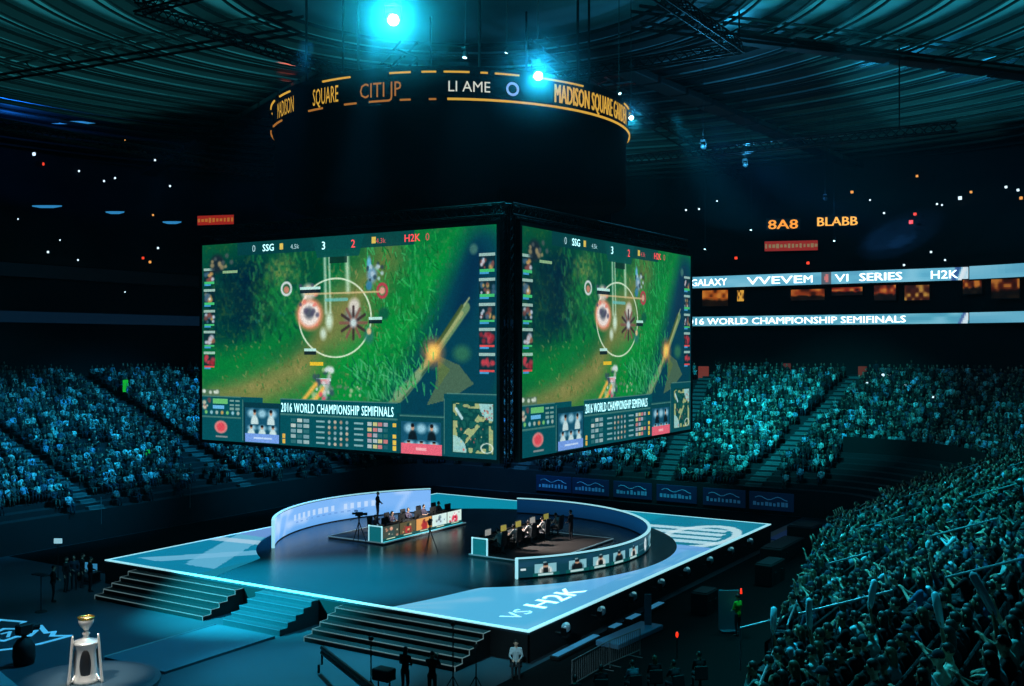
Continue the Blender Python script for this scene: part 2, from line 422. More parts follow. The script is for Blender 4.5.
    # camera inserts of seated players: plain busts
    for u0,v0,w,hh,base in ((.145,.825,.115,.08,0),(.145,.905,.115,.055,1),(.675,.855,.135,.085,2),(.675,.94-.005,.135,.045,3)):
        p.rect(u0,v0,u0+w,v0+hh,(.08,.32,.42),1)
        for k in range(3): p.ell(u0+w*(.2+.3*k),v0+hh*.35,w*.17,hh*.35,(.65,.85,.92),.85,.6)
        for k in range(2 if base in (0,2) else 3):
            uu = u0+w*((.28+.48*k) if base in (0,2) else (.18+.32*k))
            p.ell(uu,v0+hh*.95,w*.13,hh*.6,(.05,.1,.13) if base > 1 else (.8,.9,.9),.95,.3); p.ell(uu,v0+hh*.32,w*.05,hh*.17,(.75,.6,.5),1,.4); p.ell(uu,v0+hh*.2,w*.055,hh*.13,(.08,.08,.1),1,.4)
    p.rect(.145,.955,.26,.995,(.45,.62,.9)); p.rect(.675,.955,.812,1,(.9,.4,.48))
    p.rect(.175,.968,.235,.98,(.75,.85,.97),.9); p.rect(.725,.968,.76,.985,(.95,.7,.72),.9)
    # score table
    for r in range(5):
        v = .868+.026*r
        for k in range(3): p.rect(.30+.022*k,v,.317+.022*k,v+.016,[(.65,.75,.75),(.8,.85,.82),(.5,.65,.68)][(r+k)%3],.9 if (r+k)%4 else .2)
        p.rect(.385,v+.003,.415,v+.012,(.6,.75,.76),.8); p.rect(.515,v+.003,.545,v+.012,(.6,.75,.76),.8)
        for k in range(4): p.ell(.43+.02*k,v+.008,.006,.010,[(.7,.75,.75),(.85,.75,.65),(.75,.6,.5),(.55,.68,.7)][(k+r)%4],.9,.4)
        for k in range(4): p.rect(.56+.018*k,v,.574+.018*k,v+.016,[(.75,.8,.8),(.85,.82,.55),(.85,.5,.5),(.7,.7,.75)][(k+r)%4],.9 if (k < 4-(r%3)) else .15)
        if r != 1: p.rect(.645,v,.656,v+.018,(.88,.75,.3))
        if r > 2: p.rect(.272,v,.282,v+.018,(.85,.7,.3))
    # corner map
    p.rect(.845,.755,.99,.985,(.03,.27,.27)); mm = vnoise(ny, nx, (90,54), 9)
    inm = ((U>.85)&(U<.985)&(V>.765)&(V<.98)).astype(float)
    mu, mv = (U-.85)/.135, (V-.765)/.215
    lane = (np.minimum(np.minimum(mu,1-mu),np.minimum(mv,1-mv)) < .10)|(np.abs(mu+mv-1) < .13)
    lane = lane*(mm > .38); p.mix(inm*(mm < .30), (.10,.38,.34), .7); p.mix(inm*lane*(.6+.6*mm), (.75,.76,.5), .9)
    p.mix(inm*((np.hypot(mu-1,mv) < .34)|(np.hypot(mu,mv-1) < .34)), (.62,.82,.82), .9)
    p.mix(inm*(mm-.5)*2, (.35,.6,.5), .4)
    p.speck(.95,.77,.985,.83,8,[(.6,.25,.25),(.3,.3,.3)],.004,81); p.speck(.86,.78,.98,.97,14,[(.8,.5,.4),(.9,.85,.6),(.8,.3,.3)],.0035,82)
    p.line([(.86,.79),(.88,.83)], .01, (.75,.88,.9), .9)
    p.ring(.965,.955,.02,.02,.12,(.9,.95,.9),.8)
    p.im *= (.93+.14*rng.random((ny,nx,1)))
    return p

def portrait_picture(nx=300, ny=26):
    """Outside of the curved wall: five seated busts, name bars, an emblem plate."""
    p = Pic(nx, ny, (.05,.26,.32), 14)
    n = vnoise(ny, nx, (40,6), 3)
    p.mix((n-.35)*1.5*(p.V < .42), (.12,.3,.42), .9)
    UP = (.055,.122,.180,.236,.293)
    for k in range(5):
        u = UP[k]
        p.rect(u-.020,.30,u+.022,.80,(.6,.85,.9),.9); p.rect(u-.004,.2,u+.002,.5,(.8,.95,.97),.6)
        p.ell(u,.72,.015,.34,(.04,.07,.09) if k % 2 else (.9,.93,.9),1,.3); p.ell(u,.72,.008,.3,(.08,.1,.1),1,.4); p.ell(u,.42,.0065,.13,(.78,.62,.5),1,.4); p.ell(u,.34,.007,.1,(.1,.08,.08),1,.4)
        p.rect(u-.025,.82,u+.027,1,(.05,.36,.36)); p.rect(u-.016,.86,u+.014,.95,(.75,.9,.9))
    p.rect(.008,.5,.018,.62,(.85,.95,.97))
    p.rect(.32,.3,.40,.36,(.4,.65,.7),.6); p.rect(.32,.7,.40,.74,(.4,.65,.7),.6)
    p.ell(.362,.5,.010,.48,(.88,.95,.96),1,.25); p.ell(.362,.45,.004,.2,(.6,.75,.8),1,.5)
    for k in range(7):
        u = .425+.08*k
        p.rect(u-.028,.2,u+.03,.78,(.5,.78,.85),.8); p.ell(u,.7,.014,.34,(.06,.12,.16),1,.3); p.ell(u,.4,.006,.12,(.75,.6,.5),1,.4); p.rect(u-.014,.86,u+.014,.95,(.7,.88,.9))
    return p
def lavender_picture(nx=120, ny=16):
    p = Pic(nx, ny, (.48,.70,.95), 9)
    n = vnoise(ny, nx, (16,3), 8)
    p.mix((n-.4)*2, (.74,.84,.98), .8); p.mix((p.V-.55)*1.2, (.2,.55,.85), .6)
    for k in range(14):
        if k != 8: p.rect(.30+.034*k,.33,.318+.034*k,.55,(.8,.88,.98),.75)
    for k in range(12): p.rect(.32+.034*k,.62,.335+.034*k,.66,(.3,.5,.8),.5)
    for a in (.12,.2,.85): p.line([(a,1),(a+.06,0)], .18, (.75,.85,1), .45, 1)
    return p
def inner_blue_picture(nx=90, ny=8):
    p = Pic(nx, ny, (.02,.2,.36), 9)
    p.mix(1-np.abs(p.U-.5)*2, (.03,.27,.45), .7); p.mix((p.V-.4), (.01,.1,.2), .6)
    return p
def desk_art_picture(nx=110, ny=20):
    """Five banner panels on the desk front: plain colour patches."""
    p = Pic(nx, ny, (.85,.88,.86), 7.5)
    r = np.random.default_rng(4)
    pal = [[(.2,.3,.3),(.85,.6,.5),(.9,.85,.7)],[(.7,.2,.2),(.12,.2,.16),(.85,.75,.5)],[(.65,.12,.15),(.4,.1,.1),(.9,.62,.3)],[(.75,.86,.88),(.3,.35,.4),(.6,.8,.82)],[(.85,.2,.3),(.95,.9,.9),(.45,.1,.15)]]
    base = [(.25,.28,.25),(.35,.32,.22),(.85,.6,.32),(.8,.9,.88),(.8,.9,.86)]
    for k in range(5):
        p.rect(.2*k,0,.2*k+.195,.86,base[k]); p.rect(.2*k+.195,0,.2*k+.2,1,(.05,.08,.08))
        p.ell(.2*k+.1,.62,.05,.42,pal[k][0],.95,.4); p.ell(.2*k+.1,.24,.022,.17,pal[k][1],1,.4)
        p.speck(.2*k+.03,.15,.2*k+.17,.8,12,pal[k],.012,60+k,.85)
    p.rect(0,.86,1,1,(.05,.3,.3))
    for k in range(5): p.rect(.2*k+.05,.89,.2*k+.15,.97,(.85,.9,.75))
    return p

# ---------------------------------------------------------------- people
def cap_mesh(mb, p0, p1, r0, r1, n=8):
    p0, p1 = Vector(p0), Vector(p1); d = p1-p0; L = d.length; t = d/L
    pts = [p0-t*r0*.9, p0-t*r0*.6, p0, p1, p1+t*r1*.6, p1+t*r1*.9]
    mb.tube(pts, [r0*.35, r0*.8, r0, r1, r1*.8, r1*.35], n)
def arm_pose(kind, S, s):
    x, y, z = S
    V = Vector
    if kind == 'lap':  E = V((x+s*.06, y+.07, z-.27)); W = E+V((-s*.10, .22, -.05)); D = V((-s*.3,.9,-.2))
    elif kind == 'up': E = V((x+s*.09, y+.09, z+.24)); W = E+V((s*.02, .05, .25)); D = V((s*.05,.1,1))
    elif kind == 'raise': E = V((x+s*.05, y+.2, z+.14)); W = E+V((-s*.04, .10, .24)); D = V((0,.3,1))
    elif kind == 'clap': E = V((x+s*.06, y+.16, z-.20)); W = V((s*.045, y+.36, z-.04)); D = V((-s*.15,.6,.7))
    elif kind == 'desk': E = V((x+s*.07, y+.14, z-.24)); W = E+V((-s*.06, .25, .0)); D = V((-s*.1,1,-.05))
    elif kind == 'chin': E = V((x+s*.0, y+.20, z-.24)); W = V((s*.05, y+.16, z+.02)); D = V((-s*.2,-.2,.9))
    elif kind == 'hold': E = V((x+s*.06, y+.17, z-.17)); W = V((s*.07, y+.38, z+.02)); D = V((-s*.2,.5,.8))
    elif kind == 'down': E = V((x+s*.06, y-.02, z-.29)); W = E+V((s*.01, .09, -.25)); D = V((0,.2,-1))
    elif kind == 'front': E = V((x+s*.05, y+.06, z-.28)); W = V((s*.04, y+.26, z-.36)); D = V((-s*.8,.4,-.3))
    elif kind == 'ear': E = V((x+s*.16, y+.12, z-.02)); W = V((s*.11, y+.06, z+.17)); D = V((-s*.1,-.1,1))
    return E, W, D.normalized()
def make_figure(name, seated=True, arms=('lap','lap'), lean=0., yaw=0., pitch=0., skin=0, sleeve='short', hair='short', hairm=0, stride=0., build=1., bottoms=TROUS, headset=False):
    V = Vector
    hz = .53 if seated else .94
    Hp = V((0,0,hz)); wst = V((0,.02+lean*.12,hz+.2)); ch = V((0,lean*.32,hz+.37)); nk = V((0,lean*.5,hz+.55)); hd = V((0,.03+lean*.62,hz+.70))
    b = []   # name, p0, p1, r0, r1, material
    W = build
    sh = [V((s*.175*W, lean*.42, hz+.49)) for s in (-1,1)]
    b += [('t',Hp,wst,.135*W,.125*W,1),('t',wst,ch,.125*W,.145*W,1),('t',ch,nk-V((0,0,.06)),.145*W,.08,1),('t',V((-.07*W,ch.y,ch.z)),V((.07*W,ch.y,ch.z)),.13*W,.13*W,1),('t',sh[0]*.9+V((0,0,hz*.1+.045)),sh[1]*.9+V((0,0,hz*.1+.045)),.06,.06,1),('n',nk-V((0,0,.03)),hd-V((0,0,.05)),.056,.054,0)]
    hands = []
    for i, s in enumerate((-1,1)):
        E, Wr, D = arm_pose(arms[i], sh[i], s)
        b += [('a',sh[i],E,.062*W,.046,1),('f',E,Wr,.044,.029,1 if sleeve == 'long' else 0)]
        hands.append((Wr, D, s))
        if seated:
            hip = V((s*.095,.0,hz)); kn = V((s*.125,.42,.51)); an = V((s*.12,.42-.02*s,.09))
        else:
            hip = V((s*.09,0,hz-.02)); kn = V((s*.10,.03+stride*s*.16,.50)); an = V((s*.10,-.02+stride*s*.24,.08))
        b += [('l',hip,kn,.09,.062,2),('l',kn,an,.058,.042,2),('s',an+V((0,-.03,-.035)),an+V((s*.02,.15,-.05)),.042,.034,3)]
    mb = MB()
    for _, p0, p1, r0, r1, m in b: cap_mesh(mb, p0, p1, r0, r1)
    for Wr, D, s in hands: cap_mesh(mb, Wr, Wr+D*.075, .03, .034)
    tmp = mb.build('tmp', SHOE)
    md = tmp.modifiers.new('r', 'REMESH'); md.mode = 'VOXEL'; md.voxel_size = .024
    sm = tmp.modifiers.new('s', 'SMOOTH'); sm.iterations = 3; sm.factor = .5
    bpy.context.view_layer.update()
    me0 = bpy.data.meshes.new_from_object(tmp.evaluated_get(bpy.context.evaluated_depsgraph_get()))
    vs = [v.co.copy() for v in me0.vertices]; fs = [tuple(p.vertices) for p in me0.polygons]
    bpy.data.objects.remove(tmp); bpy.data.meshes.remove(me0)
    # cloth or skin by the nearest limb
    C = np.array([np.mean([vs[i] for i in f], axis=0) for f in fs]); best = np.full(len(C), 9.); mi = np.zeros(len(C), int)
    for _, p0, p1, r0, r1, m in b+[('h',w,w+d*.08,.03,.034,0) for w,d,s in hands]:
        a = np.array(p0); d = np.array(p1-p0); t = np.clip(((C-a)@d)/(d@d), 0, 1)
        dist = np.linalg.norm(C-a-t[:,None]*d, axis=1)-(r0+(r1-r0)*t)
        k = dist < best; best[k] = dist[k]; mi[k] = m
    out = MB(); out.add(vs, fs); out.m = list(mi)
    # head: shaped shell with nose, ears, eyes, mouth
    HR = Matrix.Rotation(yaw,3,'Z') @ Matrix.Rotation(-pitch,3,'X')
    n, mrow = 16, 12; hv = []; hf = []
    def headpt(th, ph, k=1.):
        x = .076*math.sin(th)*math.cos(ph); y = .096*math.sin(th)*math.sin(ph); z = .118*math.cos(th)
        if z < -.03:
            q = min(1, (-z-.03)/.09); x *= 1-.35*q; y = y*(1-.15*q)+.012*q
        if y > .06 and abs(z) < .06: y -= .006
        return V((x*k, y*k, z*k))
    for j in range(mrow+1):
        for k in range(n): hv.append(hd+HR @ headpt(PI*j/mrow, 2*PI*k/n))
    for j in range(mrow):
        for k in range(n): hf.append((j*n+k,(j+1)*n+k,(j+1)*n+(k+1)%n,j*n+(k+1)%n))
    out.add(hv, hf, 0)
    def lump(c, r, m, nn=6, mm=5): out.ell(hd+HR @ V(c), r, nn, mm, m, HR)
    lump((0,.098,-.012),(.014,.02,.024),0); lump((-.033,.083,.012),(.015,.008,.008),4); lump((.033,.083,.012),(.015,.008,.008),4)
    lump((0,.086,-.058),(.024,.008,.007),5); lump((-.078,.0,-.005),(.012,.022,.032),0); lump((.078,.0,-.005),(.012,.022,.032),0)
    # fingers and thumbs
    for Wr, D, s in hands:
        up = V((0,0,1)) if abs(D.z) < .8 else V((0,-1,0))
        side = D.cross(up).normalized(); nrm = side.cross(D).normalized(); P = Wr+D*.085
        inw = 1 if side.x*s < 0 else -1
        for q, (o, L) in enumerate(((-.027,.062),(-.009,.075),(.009,.08),(.026,.07))):
            base = P+side*o*inw; cur = .25+.12*q
            pts = [base-D*.02, base+D*L*.4, base+D*L*.72-nrm*L*.2*cur*2, base+D*L*.9-nrm*L*.55*cur*2]
            out.tube(pts, [.0095,.009,.008,.006], 5, 0)
        tb = Wr+D*.03+side*.028*inw
        out.tube([tb, tb+side*.022*inw+D*.028, tb+side*.026*inw+D*.055-nrm*.01], [.011,.0105,.007], 5, 0)
    root = out.build(name, [SKIN[skin], SHIRT, bottoms, SHOE, EYE, LIP], smooth=True)
    # hair or cap as a part of its own
    if hair:
        h = MB(); hv = []; hf = []
        low = {'short':.55,'long':.52,'bun':.55,'cap':.48}[hair]
        for j in range(mrow+1):
            for k in range(n):
                ph = 2*PI*k/n; th = PI*j/mrow; p = headpt(th, ph, 1.10)
                f = max(0, math.sin(ph))
                lim = low*PI*(1-.38*f) if hair != 'cap' else .47*PI
                if hair == 'long' and f < .5: lim = PI*.8
                if th > lim: p = headpt(lim, ph, .99)
                if hair == 'long' and f < .3 and th > .55*PI: p = headpt(.55*PI, ph, 1.1)+V((0,-.01,-.17*min(1,(th/PI-.55)/.25)))
                hv.append(hd+HR @ p)
        for j in range(mrow):
            for k in range(n): hf.append((j*n+k,(j+1)*n+k,(j+1)*n+(k+1)%n,j*n+(k+1)%n))
        h.add(hv, hf)
        if hair == 'bun': h.ell(hd+HR @ V((0,-.1,.06)),(.045,.045,.045),8,6,0)
        if hair == 'cap':
            vs = [hd+HR @ V((.07*math.cos(a)*1.02,.075+.075*math.sin(a)*1.1,.035-.008*k)) for k in (0,1) for a in [PI*i/8 for i in range(9)]]
            h.add(vs, [tuple(range(9)), tuple(range(17,8,-1))]+[(i,i+1,10+i,9+i) for i in range(8)]+[(8,0,9,17)])
        ho = h.build('cap' if hair == 'cap' else 'hair', CAPM if hair == 'cap' else HAIR[hairm], root, smooth=True)
    if headset:
        h = MB()
        h.tube([hd+HR @ V((.092*math.cos(a),0,.128*math.sin(a))) for a in [PI*i/10 for i in range(11)]], .014, 6)
        for s in (-1,1): h.ell(hd+HR @ V((s*.09,.0,-.005)),(.028,.04,.045),8,6)
        h.tube([hd+HR @ V(q) for q in ((.09,.02,-.02),(.08,.07,-.06),(.03,.11,-.065))], .007, 5)
        h.build('headset', BLACK, root, smooth=True)
    root['hand_r'] = tuple(hands[1][0]+hands[1][1]*.07); root['hand_l'] = tuple(hands[0][0]+hands[0][1]*.07)
    return root
# ---------------------------------------------------------------- the bowl
X0, X1, Y1, YB, RC = -23.6, 18.0, 25.5, -62.0, 5.0
Z0, ROWD, ROWH, NROW = 1.9, .85, .323, 24
def near_front(y): return max(0., .24*(6.0-y))      # the near stand's front steps back towards the camera corner
def row_end(i): return max(YB, 6.0-i*ROWD/.24)
DTOP = NROW*ROWD
def bowl_path(d, step=1.2, y0=YB, y1=YB):
    """Points along the boundary at offset d, from the far side's low end round to the near side."""
    pts = []; r = RC+d
    n = max(2, int((Y1-RC-y0)/step))
    for i in range(n+1): pts.append((X0-d, y0+(Y1-RC-y0)*i/n))
    m = 8
    for i in range(1, m+1):
        a = PI-PI/2*i/m; pts.append((X0+RC+r*math.cos(a), Y1-RC+r*math.sin(a)))
    n = max(2, int((X1-X0-2*RC)/step))
    for i in range(1, n+1): pts.append((X0+RC+(X1-X0-2*RC)*i/n, Y1+d))
    for i in range(1, m+1):
        a = PI/2-PI/2*i/m; pts.append((X1-RC+r*math.cos(a), Y1-RC+r*math.sin(a)))
    n = max(2, int((Y1-RC-y1)/step))
    for i in range(1, n+1): pts.append((X1+d, Y1-RC-(Y1-RC-y1)*i/n))
    return pts
def bowl_d(x, y):
    """Distance outside the inner boundary (negative inside)."""
    cx, cy = (X0+X1)/2, (YB-100+Y1)/2; hx, hy = (X1-X0)/2-RC, (Y1-YB+100)/2-RC
    qx, qy = abs(x-cx)-hx, abs(y-cy)-hy
    return math.hypot(max(qx,0), max(qy,0))+min(max(qx,qy),0)-RC
DWALL, ZUP = 22.0, 19.6
def surf_z(d, x=None, y=None):
    if d < 0: return 0
    if x is not None and x > X1 and y < 6 and d < near_front(y): return 0
    if d < DTOP: return Z0+ROWH*int(d/ROWD)
    if d < DWALL: return Z0+ROWH*NROW
    return ZUP+.52*(d-DWALL-.4)
def ray_hit(px, py, lift=0., fmin=12, fmax=150):
    """Where the sight line through px, py meets the stands (raised by lift)."""
    f = fmin
    while f < fmax:
        p = at_f(px, py, f)
        if p.z < surf_z(bowl_d(p.x, p.y), p.x, p.y)+lift: return p
        f += .05
    return at_f(px, py, fmax)
def ribbon_strip(mb, d0, z0, d1, z1, mi=0, **kw):
    a = bowl_path(d0, **kw); b = bowl_path(d1, **kw); n = min(len(a), len(b))
    o = [(x,y,z0) for x,y in a[:n]]+[(x,y,z1) for x,y in b[:n]]
    mb.add(o, [(i,i+1,n+i+1,n+i) for i in range(n-1)], mi)

# floor, lower stand, concourse walls, upper stand
fl = MB(); fl.box((-90,-80,-.2),(80,95,0)); struct(fl.build('floor', FLOORM))
fc = MB(); fc.box((13.2,-34,0),(28,17,.004)); fc.box((-23.5,-13,0),(-13.2,25,.004)); fc.box((-13.2,14.8,0),(11.5,25.3,.004)); struct(fc.build('floor_shade_sheet', mat('floor_shade_black', (.03,.033,.036), .95, noise=.3, nscale=2, spec=.1)))  # near-black sheets added to darken the floor where it lies in shade
st = MB()
kw = dict(step=100)
ribbon_strip(st, 0, 0, 0, Z0, 0, step=100, y1=row_end(0))
for i in range(NROW):
    ky = dict(step=100, y1=row_end(i))
    ribbon_strip(st, i*ROWD, Z0+ROWH*i, (i+1)*ROWD, Z0+ROWH*i, 0, **ky)
    ribbon_strip(st, (i+1)*ROWD, Z0+ROWH*i, (i+1)*ROWD, Z0+ROWH*(i+1), 0, **ky)
    ya_ = row_end(i); st.box((X1+i*ROWD,ya_,0),(X1+(i+1)*ROWD,ya_+.1,Z0+ROWH*i))
    if i: st.box((X1+i*ROWD,ya_,0),(X1+i*ROWD+.1,row_end(i-1),Z0+ROWH*i))
ribbon_strip(st, DTOP, Z0+ROWH*NROW, DWALL+1.5, Z0+ROWH*NROW, 0, **kw)
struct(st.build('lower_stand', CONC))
WALLM = mat('concourse_wall', (.05,.055,.06), .85, noise=.4, nscale=.5)
w = MB(); kw = dict(step=3, y0=-40, y1=5)
ribbon_strip(w, DWALL+.6, Z0+ROWH*NROW, DWALL+.6, ZUP, 0, **kw)
struct(w.build('wall_concourse', WALLM))
u = MB()
for i in range(20):
    ribbon_strip(u, DWALL+.4+i*.95, ZUP+.5*i, DWALL+.4+(i+1)*.95, ZUP+.5*i, 0, **kw)
    ribbon_strip(u, DWALL+.4+(i+1)*.95, ZUP+.5*i, DWALL+.4+(i+1)*.95, ZUP+.5*(i+1), 0, **kw)
ribbon_strip(u, DWALL+.4, ZUP-.6, DWALL+.4, ZUP, 0, **kw)
ribbon_strip(u, DWALL-.1, ZUP-.6, DWALL+.4, ZUP-.6, 0, **kw)
ribbon_strip(u, DWALL+19.4, ZUP+10, DWALL+19.4, 33.6, 0, **kw)
struct(u.build('upper_stand', mat('upper_concrete', (.05,.055,.06), .9, noise=.5, nscale=.8)))

# ceiling: plate, concentric ring beams, radial trusses
CEILM = mat('ceiling_panel', (.55,.62,.63), .75, noise=.35, nscale=.25)
c = MB(); c.lathe([(0,33.1),(84,33.1)], (0,-1,0), 72); struct(c.build('ceiling', CEILM))
BEAMM = mat('ceiling_beam', (.02,.022,.024), .7)
k = 0; r = 12.5
while r < 78:
    b = MB(); wd = 1.2 if r < 40 else 1.35
    b.lathe([(r,32.75),(r,32.5),(r+wd,32.5),(r+wd,32.75),(r,32.75)], (0,-1,0), 96)
    b.lathe([(r+.25,32.1),(r+.25,31.95),(r+.4,31.95),(r+.4,32.1),(r+.25,32.1)], (0,-1,0), 96)
    b.lathe([(r+wd-.1,32.2),(r+wd-.1,32.05),(r+wd,32.05),(r+wd,32.2),(r+wd-.1,32.2)], (0,-1,0), 96)
    struct(b.build('ceiling_beam', BEAMM)); r += 3.7; k += 1
for i in range(8):
    a = 2*PI*(i+.15)/8; b = MB(); dx, dy = math.cos(a), math.sin(a); nx, ny = -dy, dx
    for o in (-.55,.55):
        b.tube([(dx*11+nx*o,-1+dy*11+ny*o,31.3),(dx*80+nx*o,-1+dy*80+ny*o,31.3)], .1, 4)
        b.tube([(dx*11+nx*o,-1+dy*11+ny*o,32.3),(dx*80+nx*o,-1+dy*80+ny*o,32.3)], .1, 4)
    for q in range(34):
        t0 = 11+2*q; s = 1 if q % 2 else -1
        b.tube([(dx*t0+nx*.55*s,-1+dy*t0+ny*.55*s,31.3),(dx*(t0+2)-nx*.55*s,-1+dy*(t0+2)-ny*.55*s,32.3)], .06, 4)
    b.box((0,0,0),(0,0,0)) if False else None
    struct(b.build('ceiling_truss', BEAMM))
# catwalk boxes hanging as dark breaks across the rings
for i, a in enumerate((-.12, .42, .95, 1.5, 2.1, 2.7)):
    b = MB(); dx, dy = math.cos(a), math.sin(a)
    for q in range(12):
        t = 20+q*4.4; b.cbox((dx*t,-1+dy*t,31.6),(4.0,1.6,.5),.05,0,Matrix.Rotation(a,3,'Z'))
    struct(b.build('ceiling_catwalk', BEAMM))

# aisles: stepped strips over the rows
def aisle(side, pos, half=.55, d0=0, d1=NROW, bend=0.):
    mb = MB()
    for i in range(d0, d1):
        z = Z0+ROWH*i
        for j in (0,1):
            da, db = i*ROWD+j*ROWD/2-(.0 if j else .02), i*ROWD+(j+1)*ROWD/2
            zz = z+j*ROWH/2+.012
            q = pos+bend*da
            if side == 'far': mb.box((X0-da,q-half,z-.0),(X0-db,q+half,zz))
            elif side == 'end': mb.box((q-half,Y1+da,z),(q+half,Y1+db,zz))
            else: mb.box((X1+da,q-half,z),(X1+db,q+half,zz))
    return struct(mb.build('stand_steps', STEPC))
FAR_A = [-31.5, -19.5, -6.7, 6.0, 16.5]; END_A = [(-12.5,-.1), (.6,-.22), (7.6,.13)]; NEAR_A = [-36.0, -27.2, -18.4, -8.2, 3.5, 14.5]
for y in FAR_A: aisle('far', y)
for x, bd in END_A: aisle('end', x, .62, bend=bd)
for y in NEAR_A: aisle('near', y, d0=math.ceil(near_front(y)/ROWD))
# dark tunnel mouth at the corner
TD = 6.2
def in_tunnel(x, y, d): return x > 12.6 and d < TD+.4 and math.degrees(math.atan2(y-(Y1-RC), x-(X1-RC))) > 14
cx, cy = X1-RC, Y1-RC
tm = MB(); n = 10; A = [PI/2+.03-(PI/2+.03-.28)*i/n for i in range(n+1)]; r0, r1 = RC-.15, RC+TD
lo = [(cx+r0*math.cos(a), cy+r0*math.sin(a)) for a in A]; hi = [(cx+r1*math.cos(a), cy+r1*math.sin(a)) for a in A]
zt = Z0+ROWH*(TD/ROWD)
tm.add([(x,y,zt-2.9) for x,y in hi]+[(x,y,zt+1.1) for x,y in hi], [(i,i+1,n+2+i,n+1+i) for i in range(n)])
struct(tm.build('wall_tunnel', mat('tunnel_dark', (.025,.027,.03), .9)))

# ---------------------------------------------------------------- the crowd
def low_person(arms):
    """Simple seated figure for the far rows: (verts, quads, part ids)."""
    mb = MB()
    def seg(p0, p1, a, b, m, n=5): mb.tube([p0,p1],[a,b],n,m)
    mb.tube([(0,0,.46),(0,.0,.62),(0,0,.9),(0,.01,1.04)],[.15,.16,.2,.1],6,0)
    mb.ell((0,.02,1.22),(.085,.1,.125),6,4,1); mb.ell((0,-.01,1.26),(.09,.095,.11),6,3,2)
    for s in (-1,1):
        seg((s*.1,0,.53),(s*.13,.42,.52),.09,.065,3,4); seg((s*.13,.42,.52),(s*.13,.44,.04),.06,.05,3,4)
        E, W, D = arm_pose(arms, Vector((s*.2,0,1.0)), s)
        seg((s*.2,0,1.0),E,.055,.045,0,4); seg(E,W+D*.1,.042,.035,1 if arms != 'lap' else 0,4)
    me = bpy.data.meshes.new('t'); me.from_pydata(mb.v, [], mb.f)
    for p, m in zip(me.polygons, mb.m): p.material_index = m
    bm = bmesh.new(); bm.from_mesh(me); bmesh.ops.triangulate(bm, faces=bm.faces); bm.to_mesh(me); bm.free()
    V = np.array([v.co[:] for v in me.vertices]); F = np.array([p.vertices[:] for p in me.polygons]); M = np.array([p.material_index for p in me.polygons])
    bpy.data.meshes.remove(me); return V, F, M
LOW = [low_person(a) for a in ('lap','lap','front','lap','front','lap','front','lap','lap','front','lap','lap','front','lap','chin','clap','lap','raise')]
LIGHT_TOPS = [(.86,.9,.92),(.78,.86,.88),(.66,.78,.84),(.9,.88,.8),(.72,.82,.8)]
MID_TOPS = [(.36,.44,.5),(.3,.44,.58),(.45,.5,.48),(.5,.38,.36),(.28,.34,.42),(.38,.5,.42)]
DARK_TOPS = [(.05,.06,.07),(.08,.10,.12),(.10,.08,.09),(.04,.06,.09),(.13,.15,.17)]
def pick_top():
    r = random.random()
    return random.choice(LIGHT_TOPS if r < .17 else MID_TOPS if r < .36 else DARK_TOPS)
SEATS = []   # x, y, z, heading, row, seat, side, aisle index
def seat_rows():
    for i in range(NROW):
        d = i*ROWD+.42; z = Z0+ROWH*i
        pts = bowl_path(d, step=.56, y0=-44, y1=-46)
        # walk the path at even spacing
        acc = 0.; last = Vector(pts[0]).to_2d() if False else Vector((pts[0][0], pts[0][1])); nxt = .28; s = 0.; seat = 0
        for q in pts[1:]:
            q = Vector(q); L = (q-last).length
            while s+L > nxt:
                p = last.lerp(q, (nxt-s)/L); nxt += .50
                x, y = p; t = (q-last).normalized(); inward = Vector((t.y, -t.x))
                if x < X0: side = 'far'
                elif y > Y1-.01 and X0+RC*.6 < x < X1-RC*.6: side = 'end'
                elif x > X1: side = 'near' if y < Y1-RC else 'corner'
                else: side = 'corner'
                bad = False
                if x < X0+RC and y < Y1-RC+2: bad = any(abs(y-a) < .95 for a in FAR_A)
                if y > Y1 and X0 < x < X1: bad = bad or any(abs(x-(a+b*d)) < 1.0 for a, b in END_A)
                if x > X1 and y < Y1-RC+2: bad = bad or any(abs(y-a) < .9 for a in NEAR_A)
                if in_tunnel(x, y, d): bad = True
                if not bad: SEATS.append((x, y, z, math.atan2(inward.y, inward.x)-PI/2, i, side))
            s += L; last = q
seat_rows()
# empty patches that the photograph shows dark between the people
def gap(x, y, i, side):
    if side == 'far' and i < 2: return random.random() < .75
    if side == 'end' and i < 3: return random.random() < .5
    if side == 'near' and i*ROWD < near_front(y)+.35: return True
    if side == 'near' and 8 < y < 15 and i < 3: return random.random() < .6
    for (gx, gy, gr) in ((-27,4.2,2.2),(-31,-1.5,1.6),(24.5,-1.5,1.5),(22.8,2.2,1.4),(28,-12.5,1.4),(-29.5,12,2.0)):
        if (x-gx)**2+(y-gy)**2 < gr*gr: return random.random() < .85
    return random.random() < .07
NEAR, FARP = [], []
for s in SEATS:
    x, y, z, h, i, side = s
    q = proj((x, y, z+1.1))
    if q is None or q[2] < 7.5: continue
    if not (-40 < q[0] < 1070 and -50 < q[1] < 740): continue
    if gap(x, y, i, side): continue
    vis = -8 < q[0] < 1030 and q[1] < 690
    (NEAR if side == 'near' and vis else FARP).append((q[2], s, q))
NEAR.sort(key=lambda t: t[0])
FARP += NEAR[262:]; NEAR = NEAR[:262]
